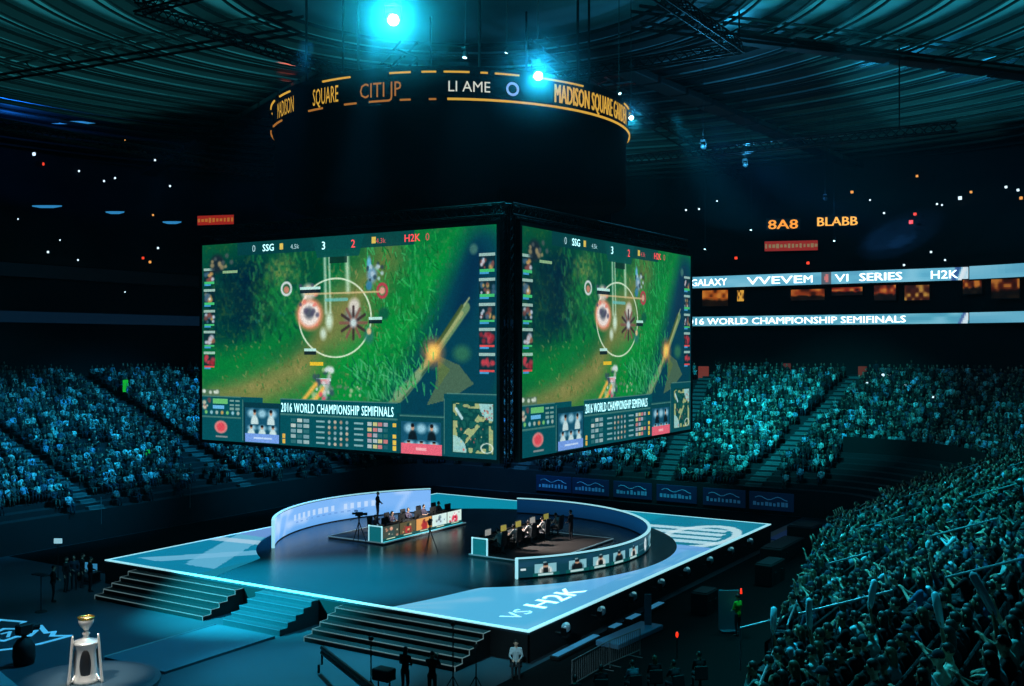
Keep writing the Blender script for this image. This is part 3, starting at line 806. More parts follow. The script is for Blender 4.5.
def merge_crowd(lst, name, label):
    Vs, Fs, Cs = [], [], []; off = 0
    hc = np.array([lin(c) for c in ((.04,.035,.035),(.1,.07,.05),(.05,.05,.06),(.35,.28,.2))]); sk = np.array([lin(c) for c in ((.72,.56,.48),(.62,.46,.38),(.42,.3,.24))])
    for f, (x, y, z, h, i, side), q in lst:
        V, F, M = LOW[random.randrange(len(LOW))]
        c, s = math.cos(h+random.uniform(-.25,.25)), math.sin(h); k = random.uniform(.94,1.05)
        if random.random() < .04: V = V*np.array([1,1,1.0])+np.array([0,.1,.32])*(V[:,2:3] > .4)
        R = np.array([[math.cos(h),-math.sin(h),0],[math.sin(h),math.cos(h),0],[0,0,1]])
        P = (V*np.array([k*.88,k*.92,k]))@R.T+np.array([x+random.uniform(-.11,.11), y+random.uniform(-.11,.11), z+random.uniform(-.07,.05)])
        g = .015+.8*random.random()**3.3; t = random.choice(((1,1,1),(.8,.95,1),(.6,.8,1.1),(1,.95,.85),(.75,1,.9)))
        top = [min(.9,g*c_) for c_ in t]
        pal = np.array([top, sk[min(2, int(random.random()**1.5*3))], hc[random.randrange(4)], lin(random.choice([(.1,.11,.14),(.15,.18,.24),(.3,.28,.24)]))])
        Vs.append(P); Fs.append(F+off); Cs.append(pal[M]); off += len(V)
    V = np.concatenate(Vs); F = np.concatenate(Fs); C = np.concatenate(Cs)
    me = bpy.data.meshes.new(name); raw_mesh(me, V, F.ravel(), 3)
    col = np.ones((len(F),4), np.float32); col[:,:3] = C
    at = me.color_attributes.new('Col','FLOAT_COLOR','CORNER'); at.data.foreach_set('color', np.repeat(col,3,axis=0).ravel())
    me.materials.append(CROWDM); me.update()
    o = bpy.data.objects.new(name, me); COL.objects.link(o)
    return tag(o, label, 'crowd', kind='stuff')
merge_crowd(FARP, 'crowd', 'distant seated spectators filling the stands around the stage')
# far seats: backs and pans of the rows as one mass
sv = MB()
def seat_shape(mb):
    mb.cbox((0,.05,.42),(.48,.42,.07),.03); mb.cbox((0,-.17,.66),(.48,.06,.48),.025,0,Matrix.Rotation(-.12,3,'X'))
    mb.cbox((0,.0,.2),(.08,.1,.4),.01)
    return mb
sb = MB(); sb.box((-.24,-.16,.38),(.24,.24,.45)); sb.box((-.24,-.2,.42),(.24,-.14,.86))
bv = np.array(sb.v); bf = np.array(sb.f)
Vs, Fs, off = [], [], 0
for f, (x, y, z, h, i, side), q in FARP:
    R = np.array([[math.cos(h),-math.sin(h),0],[math.sin(h),math.cos(h),0],[0,0,1]])
    Vs.append(bv@R.T+np.array([x,y,z])); Fs.append(bf+off); off += len(bv)
me = bpy.data.meshes.new('stand_seating'); raw_mesh(me, np.concatenate(Vs), np.concatenate(Fs).ravel(), 4)
SEATM = mat('seat_plastic', (.03,.04,.06), .7); me.materials.append(SEATM); me.update()
so = bpy.data.objects.new('stand_seating', me); COL.objects.link(so)
tag(so, 'dark folding seats under the distant spectators', 'seating', kind='stuff')

# near spectators, each an object of its own
PROTO = []
specs = [('lap','lap',.0,0,0,0,'short','short',0),('front','front',.12,.3,.05,1,'short','short',0),('clap','clap',.05,-.2,0,0,'short','long',0),('chin','lap',.2,.1,-.1,1,'long','short',1),
 ('lap','front',-.05,-.4,.1,2,'short','short',0),('front','front',.08,.5,0,0,'long','cap',0),('raise','lap',.05,0,.1,0,'short','short',0),('hold','hold',.05,.1,-.15,1,'short','long',1),
 ('lap','lap',.18,-.1,-.1,0,'long','short',1),('clap','clap',.0,.25,.05,2,'long','bun',0),('lap','lap',.02,.35,0,1,'short','long',2),('front','lap',-.03,-.15,.0,0,'short','cap',0)]
HD = {'short':'short','long':'long','bun':'tied-up','cap':'capped'}
AD = {'lap':'hands on lap','front':'hands folded','clap':'clapping','chin':'chin on hand','raise':'one arm raised','hold':'holding a device'}
for sp in specs:
    o = make_figure('person', True, (sp[0],sp[1]), sp[2], sp[3], sp[4], sp[5], sp[6], sp[7], sp[8])
    PROTO.append((o, sp))
P_UP = make_figure('person', True, ('up','up'), .0, 0, .1, 0, 'short', 'short', 0)
P_STICK = make_figure('person', True, ('lap','up'), .0, .1, .05, 1, 'short', 'short', 0)
seat0 = seat_shape(MB()).build('arena_seat', SEATM)
ORD = 'zeroth first second third fourth fifth sixth seventh eighth ninth tenth eleventh twelfth thirteenth fourteenth fifteenth sixteenth seventeenth eighteenth nineteenth twentieth twenty-first twenty-second twenty-third twenty-fourth twenty-fifth twenty-sixth'.split()
def top_word(c):
    if c in LIGHT_TOPS: return 'white'
    return 'grey' if c in MID_TOPS else 'black'
# who holds a stick or throws both arms up: the nearest spectator to these sight points
SPECIAL = {}
for px, py, kind in ((868,632,'stick'),(768,650,'stick'),(815,668,'stick'),(932,648,'stick'),(990,652,'stick'),(804,598,'up'),(880,590,'up'),(948,585,'up')):
    bi, bd = None, 1e9
    for j, (f, s, q) in enumerate(NEAR):
        dd = math.hypot(q[0]-px, q[1]-py)
        if dd < bd and j not in SPECIAL: bi, bd = j, dd
    SPECIAL[bi] = kind
seatno = {}
rowsec = {}
for j, (f, s, q) in enumerate(NEAR):
    sec = sum(1 for a in NEAR_A if s[1] > a); rowsec.setdefault((s[4], sec), []).append((s[1], j))
for key, l in rowsec.items():
    for n, (_, j) in enumerate(sorted(l)): seatno[j] = n+1
SECN = {0:'by nearest wall', 1:'before nearest aisle', 2:'past nearest aisle', 3:'past second aisle', 4:'past third aisle', 5:'past fourth aisle', 6:'past last aisle'}
STICKERS = []
used = set()
for j, (f, s, q) in enumerate(NEAR):
    x, y, z, h, i, side = s; sec = sum(1 for a in NEAR_A if y > a)
    kind = SPECIAL.get(j)
    if kind == 'up': src, sp, act = P_UP, None, 'both arms raised'
    elif kind == 'stick': src, sp, act = P_STICK, None, 'holding an inflatable stick'
    else:
        src, sp = PROTO[random.randrange(len(PROTO))]
        if sp[0] in ('raise','hold') and random.random() < .6: src, sp = PROTO[0]
        act = AD[sp[0]]
    first = src.name not in used
    used.add(src.name)
    o = src if first else dup(src)
    hh = h+random.uniform(-.2,.2); k = random.uniform(.95,1.06)
    o.location = (x+random.uniform(-.03,.03), y+random.uniform(-.05,.05), z); o.rotation_euler = (0,0,hh); o.scale = (k,k,k)
    top = pick_top(); o.color = (*lin(top), 1)
    tag(o, f"{top_word(top)} top spectator, {act}, {ORD[i+1]} row up, {ORD[seatno[j]]} seat {SECN[sec]}", 'person', 'spectators in the near stand')
    if kind == 'stick': STICKERS.append((o, j, q))
    e = seat0 if j == 0 else dup(seat0)
    e.location = (x, y, z); e.rotation_euler = (0,0,h)
    tag(e, f"dark folding seat, {ORD[i+1]} row up, {ORD[seatno[j]]} seat {SECN[sec]}", 'seat', 'folding seats of the near stand')
for src in [p[0] for p in PROTO]+[P_UP, P_STICK]:
    if src.name not in used:
        for c in list(src.children): bpy.data.objects.remove(c)
        bpy.data.objects.remove(src)
bpy.context.view_layer.update()
STICKM = mat('stick_film', (.8,.95,1.0), .35)
for n, (o, j, q) in enumerate(STICKERS):
    hp = o.matrix_world @ Vector(o['hand_r']); b = MB()
    d = Vector((random.uniform(-.35,.2), random.uniform(-.3,.35), 1)).normalized()
    if n == 0: d = Vector((-.45,-.35,1)).normalized()
    L = .62 if n == 0 else random.uniform(.42,.58)
    b.tube([hp-d*.1, hp-d*.06, hp+d*.02, hp+d*L*.5, hp+d*L*.93, hp+d*L], [.012,.03,.05,.06,.055,.015], 10)
    so = b.build('inflatable_stick', STICKM, smooth=True)
    lab = o['label'].split(', ')
    tag(so, f"pale blue inflatable stick held up, {lab[-2]}, {lab[-1]}", 'inflatable stick', 'inflatable cheering sticks')
# ---------------------------------------------------------------- stage
SX, SY, SH = 12.78, 14.45, 1.2
stage = thing('stage', (0,0,0), 'large raised square stage with light-edged glowing floor under the video screens', 'stage')
b = MB(); b.box((-SX,-SY,SH-.12),(SX,SY,SH)); b.build('deck', STAGEM, stage)
b = MB()
for (x0,y0,x1,y1) in ((-SX,-SY,SX,-SY+.06),(-SX,SY-.06,SX,SY),(-SX,-SY,-SX+.06,SY),(SX-.06,-SY,SX,SY)): b.box((x0,y0,0),(x1,y1,SH-.12))
b.build('skirt', SKIRT, stage)
b = MB(); e = .17
for (x0,y0,x1,y1) in ((-SX-.02,-SY-.02,SX+.02,-SY+e),(-SX-.02,SY-e,SX+.02,SY+.02),(-SX-.02,-SY+e,-SX+e,SY-e),(SX-e,-SY+e,SX+.02,SY-e)): b.box((x0,y0,SH-.03),(x1,y1,SH+.02))
b.build('edge_strip', EDGE, stage)
# glowing floor picture: polar grid between the dark centre and the edges
def rin(a):
    x, y = math.cos(a), math.sin(a)
    r = 11.7
    # the dark centre reaches out to the front edge between x = -5 and x = 6
    da = (a+PI/2+PI) % (2*PI)-PI
    k = max(0., 1-abs(da-.04)/.62)
    return r+6.0*min(1, k*1.6)**1.3
def rout(a):
    x, y = math.cos(a), math.sin(a); return min((SX-e)/max(1e-6,abs(x)), (SY-e)/max(1e-6,abs(y)))
NA, NR = 720, 40
PX = np.zeros((NR+1, NA+1, 3), np.float32)
for i in range(NA+1):
    a = 2*PI*i/NA; r1 = rout(a); r0 = min(rin(a), r1-.0)
    for j in range(NR+1):
        r = r0+(r1-r0)*j/NR; PX[j,i] = (r*math.cos(a), r*math.sin(a), SH+.012)
cxm = (PX[:-1,:-1]+PX[1:,1:])/2; gx, gy = cxm[...,0], cxm[...,1]
ns = vnoise(NR, NA, (60,6), 5)
col = np.zeros((NR,NA,3)); col[:] = (.04,.56,.68)
def mixc(m, c, a=1.):
    global col
    m = np.clip(m,0,1)[...,None]*a; col = col*(1-m)+np.array(c)*m
mixc((gx+13)/6*(gy > -13), (.04,.58,.68), .6)
# near front: pale sheet, bluer towards the far end of that side
fr = ((gx > -1)&(gy < 9)&(gx+(-gy) > 6))
mixc(fr*1., (.33,.74,.92)); mixc(fr*np.clip((gy+11)/8,0,1)*np.clip((gx-8.5)/2.5,0,1), (.42,.68,.93), .9)
mixc(fr*np.clip((-gy-10)/3,0,1)*np.clip((9-gx)/6,0,1), (.55,.84,.95), .8)
mixc(fr*(np.abs(gx-12.4) < .8)*np.clip((gy+13)/6,0,1), (.32,.66,.86), .8); mixc(fr*(ns-.45)*1.6, (.62,.82,.96), .6)
# far end of that side: white wing strokes on teal
wing = (gx > 6)&(gy > 4)
mixc(wing*1., (.03,.50,.62)); 
for k in range(4): mixc(wing*(np.abs(gy-(6.2+1.35*k)-.10*(gx-9)) < .42)*(gx < 12.2-.25*k)*(gx > 6.5), (.78,.92,.96), .9)
mixc(wing*(np.abs(np.hypot((gx-10.6)/1.9,(gy-8.2)/3.6)-1) < .13), (.85,.95,.98), .85)
mixc(wing*(gy < 5.2), (.42,.66,.92), .9)
# low end of the far side: angular pale shapes on teal
lf = (gx < -3.5)&(gy < 6)
mixc(lf*1., (.06,.53,.68))
mixc(lf*(np.abs((gx+9.6)+.55*(gy+9)) < 1.1)*(gy > -13), (.42,.74,.88), .9); mixc(lf*(np.abs((gx+8.6)-.8*(gy+10.2)) < .8)*(gy > -13.2), (.50,.78,.92), .8)
mixc(lf*(np.abs(gy+6.9-.12*(gx+10)) < .5), (.72,.86,.95), .8); mixc(lf*(gy > -5.5), (.45,.60,.88), .8); mixc(lf*(gx > -6.2)*(gy < -10), (.1,.5,.6), .8)
colL = np.where(col <= .04045, col/12.92, ((col+.055)/1.055)**2.4)*.86
ii, jj = np.meshgrid(np.arange(NA), np.arange(NR)); a_ = (jj*(NA+1)+ii).ravel()
F = np.stack([a_, a_+1, a_+NA+2, a_+NA+1], 1)[:, ::-1]
P = PX.reshape(-1,3)
area = np.linalg.norm(np.cross(P[F[:,1]]-P[F[:,0]], P[F[:,3]]-P[F[:,0]]), axis=1)
rr = np.array([rin(2*PI*(i+.5)/NA) < rout(2*PI*(i+.5)/NA) for i in range(NA)])
keep = rr[ii.ravel()]
me = bpy.data.meshes.new('led_floor'); raw_mesh(me, P, F[keep].ravel(), 4)
c4 = np.ones((keep.sum(),4), np.float32); c4[:,:3] = colL.reshape(-1,3)[keep]
me.color_attributes.new('Col','FLOAT_COLOR','CORNER').data.foreach_set('color', np.repeat(c4,4,axis=0).ravel())
me.materials.append(LEDF); me.update(); lo = bpy.data.objects.new('led_floor', me); COL.objects.link(lo); lo.parent = stage
# floor lettering VS H2K along the near side
LETF = mat('floor_letter', (.8,.9,.95), .4, emit=(.70,.90,.96), es=.95, sample='NONE')
mb = MB(); vs, fs = lettering('H2K', 1.55, stretch=1.35, bold=.03)
mb.add([(11.5-y, -11.2+x, SH+.02) for x,y,z in vs], fs)
vs, fs = lettering('VS', 1.2, stretch=1.2); mb.add([(11.4-y, -13.2+x, SH+.02) for x,y,z in vs], fs)
mb.build('floor_lettering', LETF, stage)

# stairs
def stairs(x0, x1, label, nose, centre=False):
    t = thing('stage_stairs', ((x0+x1)/2, -SY, 0), label, 'stairs', 'stairs along the stage front')
    n = 5; tr = mat('stair_tread', (.015,.016,.018), .7, noise=.3) if not centre else mat('stair_tread_lit', (.16,.22,.25), .55, noise=.2)  # the centre treads' paler colour stands in for the light on them
    for i in range(n):
        z = (1.0-.2*i) if not centre else (1.06-.2*i); y0 = -SY-.03-.48*i; y1 = y0-.48
        b = MB(); b.box((x0,y0,0 if True else z-.05),(x1,y1,z)); s = b.build('step', tr, t)
        b = MB(); b.box((x0-.01,y1-.01,z-.028),(x1+.01,y1+.02,z+.008))
        if not centre:
            for xx in (x0,x1):
                sx = -.012 if xx == x0 else .012
                b.box((xx-.016,y1-.01,z-.2),(xx+.016,y1+.01,z)); b.box((xx-.015+sx,y1,z-.02),(xx+.015+sx,y1+.48,z+.008))
        b.build('nosing', nose, s)
stairs(-10.3, -2.75, 'black stair flight with white nosings at the far end of the stage front', NOSE)
stairs(-1.45, 1.95, 'narrow blue-lit stair flight from runway up to stage', NOSEB, True)
stairs(3.35, 11.0, 'black stair flight with white nosings beside the near stage corner', NOSE)
# runway and trophy disc
rw = MB(); rw.box((-1.5,-22.9,0),(2.0,-17.2,.1)); rw_o = rw.build('runway', RUNM); tag(rw_o, 'low blue-lit runway between stage stairs and trophy disc', 'runway')
b = MB(); b.box((-1.56,-22.9,.1),(-1.5,-17.2,.125)); b.build('edge_strip', NOSEB, rw_o, world=False)
disc = MB(); disc.lathe([(0,.0),(2.55,0),(2.55,.16),(2.35,.2),(0,.2)], (.7,-25.3,0), 48)
dk = disc.build('trophy_disc', mat('disc_top', (.2,.27,.3), .4, noise=.2), smooth=False); tag(dk, 'low round dark platform that the trophy stands on', 'platform')
# trophy
T = Vector((.75,-25.35,.2)); tro = thing('trophy', T, 'tall silver trophy cup with gold rim on the round platform', 'trophy')
b = MB(); b.lathe([(0,0),(.46,0),(.5,.05),(.44,.12),(.4,.4),(.36,.8),(.34,1.1),(.44,1.36),(.47,1.42),(.40,1.46),(.2,1.5),(.12,1.56)], T, 28); b.build('body', SILVER, tro, True)
b = MB(); b.lathe([(.12,1.54),(.10,1.66),(.15,1.72),(.09,1.78),(.10,1.86),(.2,1.98),(.26,2.12),(.27,2.26),(.24,2.27),(.18,2.1),(.0,2.0)], T, 24); b.build('cup', SILVER, tro, True)
b = MB(); b.lathe([(.24,2.25),(.28,2.25),(.30,2.31),(.26,2.33),(.22,2.29),(.24,2.25)], T, 24); b.build('rim', GOLD, tro, True)
for kk in range(3):
    a = math.radians(20+120*kk); dx, dy = math.cos(a), math.sin(a)
    b = MB(); b.tube([T+Vector((dx*r, dy*r, z)) for r, z in ((.66,0),(.64,.1),(.60,.5),(.56,.9),(.53,1.3),(.5,1.62),(.49,1.74))], [.07,.06,.05,.05,.05,.05,.03], 8)
    b.tube([T+Vector((dx*r, dy*r, z)) for r, z in ((.64,.06),(.5,.12),(.42,.3))], [.05,.045,.03], 8); b.build('leg', SILVER, tro, True)
for kk in range(3):
    a = math.radians(80+120*kk); b = MB()
    b.ell(T+Vector((math.cos(a)*.36, math.sin(a)*.36,.66)),(.07,.2,.58),10,10,0,Matrix.Rotation(a,3,'Z')); b.build('inlay', GUNM, tro, True)
# projected crest on the arena floor, its light put into glowing strips
CREST = mat('crest_light', (.3,.6,.7), .5, emit=(.28,.66,.82), es=.8, sample='NONE')
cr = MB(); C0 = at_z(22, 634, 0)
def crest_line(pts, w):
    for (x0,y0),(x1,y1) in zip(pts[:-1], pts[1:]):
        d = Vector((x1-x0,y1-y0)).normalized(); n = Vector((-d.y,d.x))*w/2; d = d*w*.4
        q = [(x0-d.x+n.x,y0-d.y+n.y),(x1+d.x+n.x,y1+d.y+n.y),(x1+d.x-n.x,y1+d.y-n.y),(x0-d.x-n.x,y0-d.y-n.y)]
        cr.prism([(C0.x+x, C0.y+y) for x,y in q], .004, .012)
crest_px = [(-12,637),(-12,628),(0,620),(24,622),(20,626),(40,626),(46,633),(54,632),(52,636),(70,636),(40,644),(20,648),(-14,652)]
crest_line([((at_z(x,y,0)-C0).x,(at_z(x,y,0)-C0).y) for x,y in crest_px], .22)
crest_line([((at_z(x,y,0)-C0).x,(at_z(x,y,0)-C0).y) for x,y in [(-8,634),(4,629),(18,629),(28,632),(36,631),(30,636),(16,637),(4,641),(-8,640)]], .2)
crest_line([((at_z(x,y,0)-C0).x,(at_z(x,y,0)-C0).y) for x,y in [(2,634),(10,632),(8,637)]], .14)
tag(cr.build('crest_light', CREST), 'pale blue crest outline glowing on the dark floor beside the trophy', 'floor graphic')

# curved walls
def arc_wall(name, label, a0, a1, r, h, imgo, imgi, thick=.13):
    ca = math.radians((a0+a1)/2); t = thing(name, (r*math.cos(ca), r*math.sin(ca), SH), label, 'display wall')
    A0, A1 = math.radians(a0), math.radians(a1)
    def pt(rr): return lambda u, v: ((rr)*math.cos(A0+(A1-A0)*u), rr*math.sin(A0+(A1-A0)*u), SH+.06+(h-.1)*(1-v))
    b = MB(); n = 64
    for (ra, rb, za, zb) in ((r-thick/2+.02, r+thick/2-.02, SH, SH+h),):
        vs = []; fs = []
        for i in range(n+1):
            a = A0+(A1-A0)*i/n
            for q in ((ra,za),(rb,za),(rb,zb),(ra,zb)): vs.append((q[0]*math.cos(a), q[0]*math.sin(a), q[1]))
        for i in range(n):
            for k in range(4): fs.append((i*4+k, i*4+(k+1)%4, i*4+4+(k+1)%4, i*4+4+k))
        fs += [(0,1,2,3),(n*4+3,n*4+2,n*4+1,n*4)]
        b.add(vs, fs)
    b.build('core', BLACK, t)
    grid_panel('outer_display', imgo, pt(r+thick/2), LEDM, t); grid_panel('inner_display', imgi, pt(r-thick/2), LEDM, t)
    b = MB(); vs = []; fs = []
    for i in range(n+1):
        a = A0+(A1-A0)*i/n
        for q in ((r-thick/2-.02,SH+h),(r+thick/2+.02,SH+h),(r+thick/2+.02,SH+h+.05),(r-thick/2-.02,SH+h+.05)): vs.append((q[0]*math.cos(a), q[0]*math.sin(a), q[1]))
    for i in range(n):
        for k in range(4): fs.append((i*4+k, i*4+(k+1)%4, i*4+4+(k+1)%4, i*4+4+k))
    fs += [(0,1,2,3),(n*4+3,n*4+2,n*4+1,n*4)]
    b.add(vs, fs); b.build('rim', EDGE, t)
    for a in (A0,):
        b = MB(); b.cbox((r*math.cos(a), r*math.sin(a), SH+(h+.05)/2),(thick+.05,.12,h+.05),.02,0,Matrix.Rotation(a,3,'Z')); b.build('end_post', EDGE, t)
    return t
pp = portrait_picture(); ib = inner_blue_picture()
arc_wall('display_wall', 'low curved display wall with player portraits and glowing white rim', -42.5, 106, 10.2, .95, pp.linear(.8), ib.linear(.85))
lv = lavender_picture()
arc_wall('display_wall', 'tall curved lavender display wall behind the bench of colourful banners', 224, 138, 10.8, 1.5, ib.linear(.25), lv.linear(1.05))

# team desks
def desk(x_front, sgn, label, art, y0=-3.6, y1=4.1):
    """Front faces the stage centre; players sit behind it. sgn: +1 looks along +X."""
    t = thing('player_desk', (x_front-sgn*.45, (y0+y1)/2, SH), label, 'desk')
    xb = x_front-sgn*.95
    b = MB(); b.cbox(((x_front+xb)/2,(y0+y1)/2,SH+.13+.74),(.95,y1-y0,.05),.01); b.build('desk_top', DARK, t)
    b = MB(); b.box((x_front-sgn*.04,y0,SH+.13),(x_front,y1,SH+1.0)); b.build('front_panel', BLACK, t)
    if art is not None:
        grid_panel('banner_display', art, lambda u, v: (x_front+sgn*.012, y0+(y1-y0)*u, SH+.2+.78*(1-v)), LEDM, t)
    if sgn > 0: MB().box((x_front,y0,SH+.135),(x_front+.12,y1,SH+.15)).build('base_glow', mat('base_glow', (.1,.3,.35), .5, emit=(.25,.85,.92), es=1.0), t)
    for k in range(6):
        y = y0+.15+(y1-y0-.3)*k/5; b = MB(); b.cbox((xb+sgn*.08,y,SH+.13+.36),(.06,.06,.72),.01); b.build('leg', RAILM, t)
    EB = mat('desk_end_glow', (.05,.3,.32), .4, emit=(.05,.42,.46) if sgn > 0 else (.1,.72,.80), es=.8)
    b = MB(); b.box((min(x_front,xb),y0-.05,SH+.05),(max(x_front,xb),y0-.02,SH+1.0)); ep = b.build('end_panel', EB, t)
    b = MB(); xa, xc = min(x_front,xb), max(x_front,xb)
    for q in (((xa-.03,SH+.02),(xa+.05,SH+1.03)),((xc-.05,SH+.02),(xc+.03,SH+1.03)),((xa,SH+.02),(xc,SH+.08)),((xa,SH+.97),(xc,SH+1.03))): b.box((q[0][0],y0-.06,q[0][1]),(q[1][0],y0-.015,q[1][1]))
    b.build('glow_border', EDGE, ep)
    return t
desk(-3.3, 1, 'long player desk with five bright banner panels along its front', desk_art_picture().linear(1.1))
desk(2.75, -1, 'long player desk with a glowing turquoise end panel, seen from behind', None)
def platform(x0, x1, y0, y1, label):
    t = thing('player_platform', ((x0+x1)/2,(y0+y1)/2,SH), label, 'platform')
    b = MB(); b.box((x0,y0,SH),(x1,y1,SH+.13)); b.build('deck', mat('platform_top', (.22,.2,.19), .5, noise=.25, nscale=2), t)
    b = MB()
    for (a,c,d,e_) in ((x0-.02,y0-.02,x1+.02,y0+.03),(x0-.02,y1-.03,x1+.02,y1+.02),(x0-.02,y0,x0+.03,y1),(x1-.03,y0,x1+.02,y1)): b.box((a,c,SH+.09),(d,e_,SH+.145))
    b.build('edge_strip', mat('platform_edge', (.5,.6,.62), .5, emit=(.4,.55,.6), es=.5, sample='NONE'), t)
platform(2.6, 7.0, -3.7, 4.3, 'low platform under the player desk with the turquoise end')
platform(-7.2, -3.15, -3.7, 4.3, 'low platform under the desk with banner panels')
# monitors, chairs, players
def monitor(x, y, sgn, label, scr, grp):
    t = thing('monitor', (x,y,SH+.895), label, 'monitor', grp)
    b = MB(); b.cbox((x,y,SH+.905),(.2,.26,.02),.008); b.cyl((x+sgn*.05,y,SH+.91),(x+sgn*.05,y,SH+1.15),.025,n=8); b.build('stand', BLACKM, t)
    b = MB(); b.cbox((x,y,SH+1.2),(.05,.6,.36),.012); b.build('housing', BLACK, t)
    b = MB(); b.box((x-sgn*.026,y-.28,SH+1.04),(x-sgn*.03,y+.28,SH+1.36)); b.build('screen', scr, t)
MS = [mat('monitor_white', (.7,.7,.65), .4, emit=(.62,.62,.60), es=.7, sample='NONE'), mat('monitor_amber', (.7,.7,.3), .4, emit=(.62,.58,.28), es=.7, sample='NONE')]
def chair0(label):
    t = thing('gaming_chair', (0,0,0), label, 'chair')
    M_ = mat('chair_dark', (.07,.08,.1), .6)
    b = MB(); b.cbox((0,.05,.46),(.5,.5,.1),.04); b.build('seat', M_, t, False, False)
    b = MB(); b.cbox((0,-.22,.86),(.48,.1,.78),.04,0,Matrix.Rotation(.1,3,'X')); b.build('backrest', M_, t, False, False)
    b = MB(); b.cyl((0,.03,.1),(0,.03,.44),.035); 
    for k in range(5):
        a = 2*PI*k/5; b.tube([(0,.03,.1),(.3*math.cos(a),.03+.3*math.sin(a),.05)],[.03,.02],6); b.ell((.3*math.cos(a),.03+.3*math.sin(a),.03),(.03,.03,.03),6,4)
    b.build('base', BLACKM, t, False, False)
    for s in (-1,1):
        b = MB(); b.tube([(s*.27,-.1,.48),(s*.29,-.05,.66),(s*.29,.2,.68)],.025,6); b.build('armrest', BLACKM, t, False, False)
    return t
NTH = ['nearest','second','middle','fourth','farthest']
PL = [make_figure('person', True, ('desk','desk'), .12, yw, -.05, 0, slv, hr, hm, headset=True) for yw, slv, hr, hm in ((0,'short','short',0),(.2,'short','short',0),(-.15,'long','short',1))]
ch = chair0('x'); ch_used = False; pl_used = set()
for team, sgn, xs in (('banner desk',1,-4.55),('turquoise-ended desk',-1,4.05)):
    for k in range(5):
        y = -2.9+1.52*k; zz = SH+.13
        hd = -PI/2 if sgn > 0 else PI/2
        lab = f"dark gaming chair at the {team}, {NTH[k]} of five"
        c_ = ch if not ch_used else dup(ch); ch_used = True
        c_.location = (xs,y,zz); c_.rotation_euler = (0,0,hd); tag(c_, lab, 'chair', 'gaming chairs at the desks')
        src = PL[k % 3]; o = src if src.name not in pl_used else dup(src); pl_used.add(src.name)
        o.location = (xs+sgn*.05,y,zz+.0); o.rotation_euler = (0,0,hd); o.color = (*lin((.75,.72,.7) if sgn < 0 else (.3,.28,.35)),1)
        tag(o, f"player in {'white' if sgn < 0 else 'dark'} shirt and headset at the {team}, {NTH[k]} of five", 'person', 'players at the desks')
        monitor((-3.75 if sgn > 0 else 3.2), y+.05, sgn, f"black monitor on the {team}, {NTH[k]} of five", MS[0 if k in (0,3) else 1], 'monitors on the player desks')
# coaches and stage crew
def stand_person(loc, rz, label, top, arms=('down','down'), **kw):
    o = make_figure('person', False, arms, **kw); o.location = loc; o.rotation_euler = (0,0,rz); o.color = (*lin(top),1)
    return tag(o, label, 'person')
pc = at_z(571,541,SH); stand_person((pc.x,pc.y,SH), 1.5, 'person in dark suit standing behind the players of the turquoise-ended desk', (.14,.16,.2), ('front','front'), sleeve='long')
pc = at_z(371,529,SH); stand_person((-9.0,2.9,SH), -1.2, 'person in black standing close to the lavender wall behind the banner desk', (.06,.06,.08), ('front','front'), sleeve='long')
def tripod(loc, rz, label, h=1.5, zb=SH):
    t = thing('camera_tripod', (loc[0],loc[1],zb), label, 'camera', rz=rz)
    for k in range(3):
        a = 2*PI*k/3; b = MB(); b.tube([(0,0,h-.25),(.45*math.cos(a),.45*math.sin(a),0)],[.03,.018],6); b.build('leg', BLACKM, t, False, False)
    b = MB(); b.cyl((0,0,h-.35),(0,0,h),.04); b.cbox((0,0,h+.02),(.16,.16,.06),.01); b.tube([(0,-.05,h),(0,-.5,h-.2)],.012,6); b.build('head', BLACKM, t, False, False)
    b = MB(); b.cbox((0,0,h+.17),(.16,.42,.22),.02); b.cbox((0,-.16,h+.34),(.05,.2,.06),.01); b.cyl((0,.2,h+.17),(0,.46,h+.17),.07,.085); b.cbox((0,-.3,h+.2),(.14,.16,.1),.01); b.build('camera', BLACK, t, False, False)
    return t
pc = at_z(430,553,SH); tripod(pc, .5, 'black broadcast camera on tripod at the middle of the stage')
pc = at_z(359,544,SH); tripod(pc, -1.0, 'black broadcast camera on tripod at the near end of the banner desk')

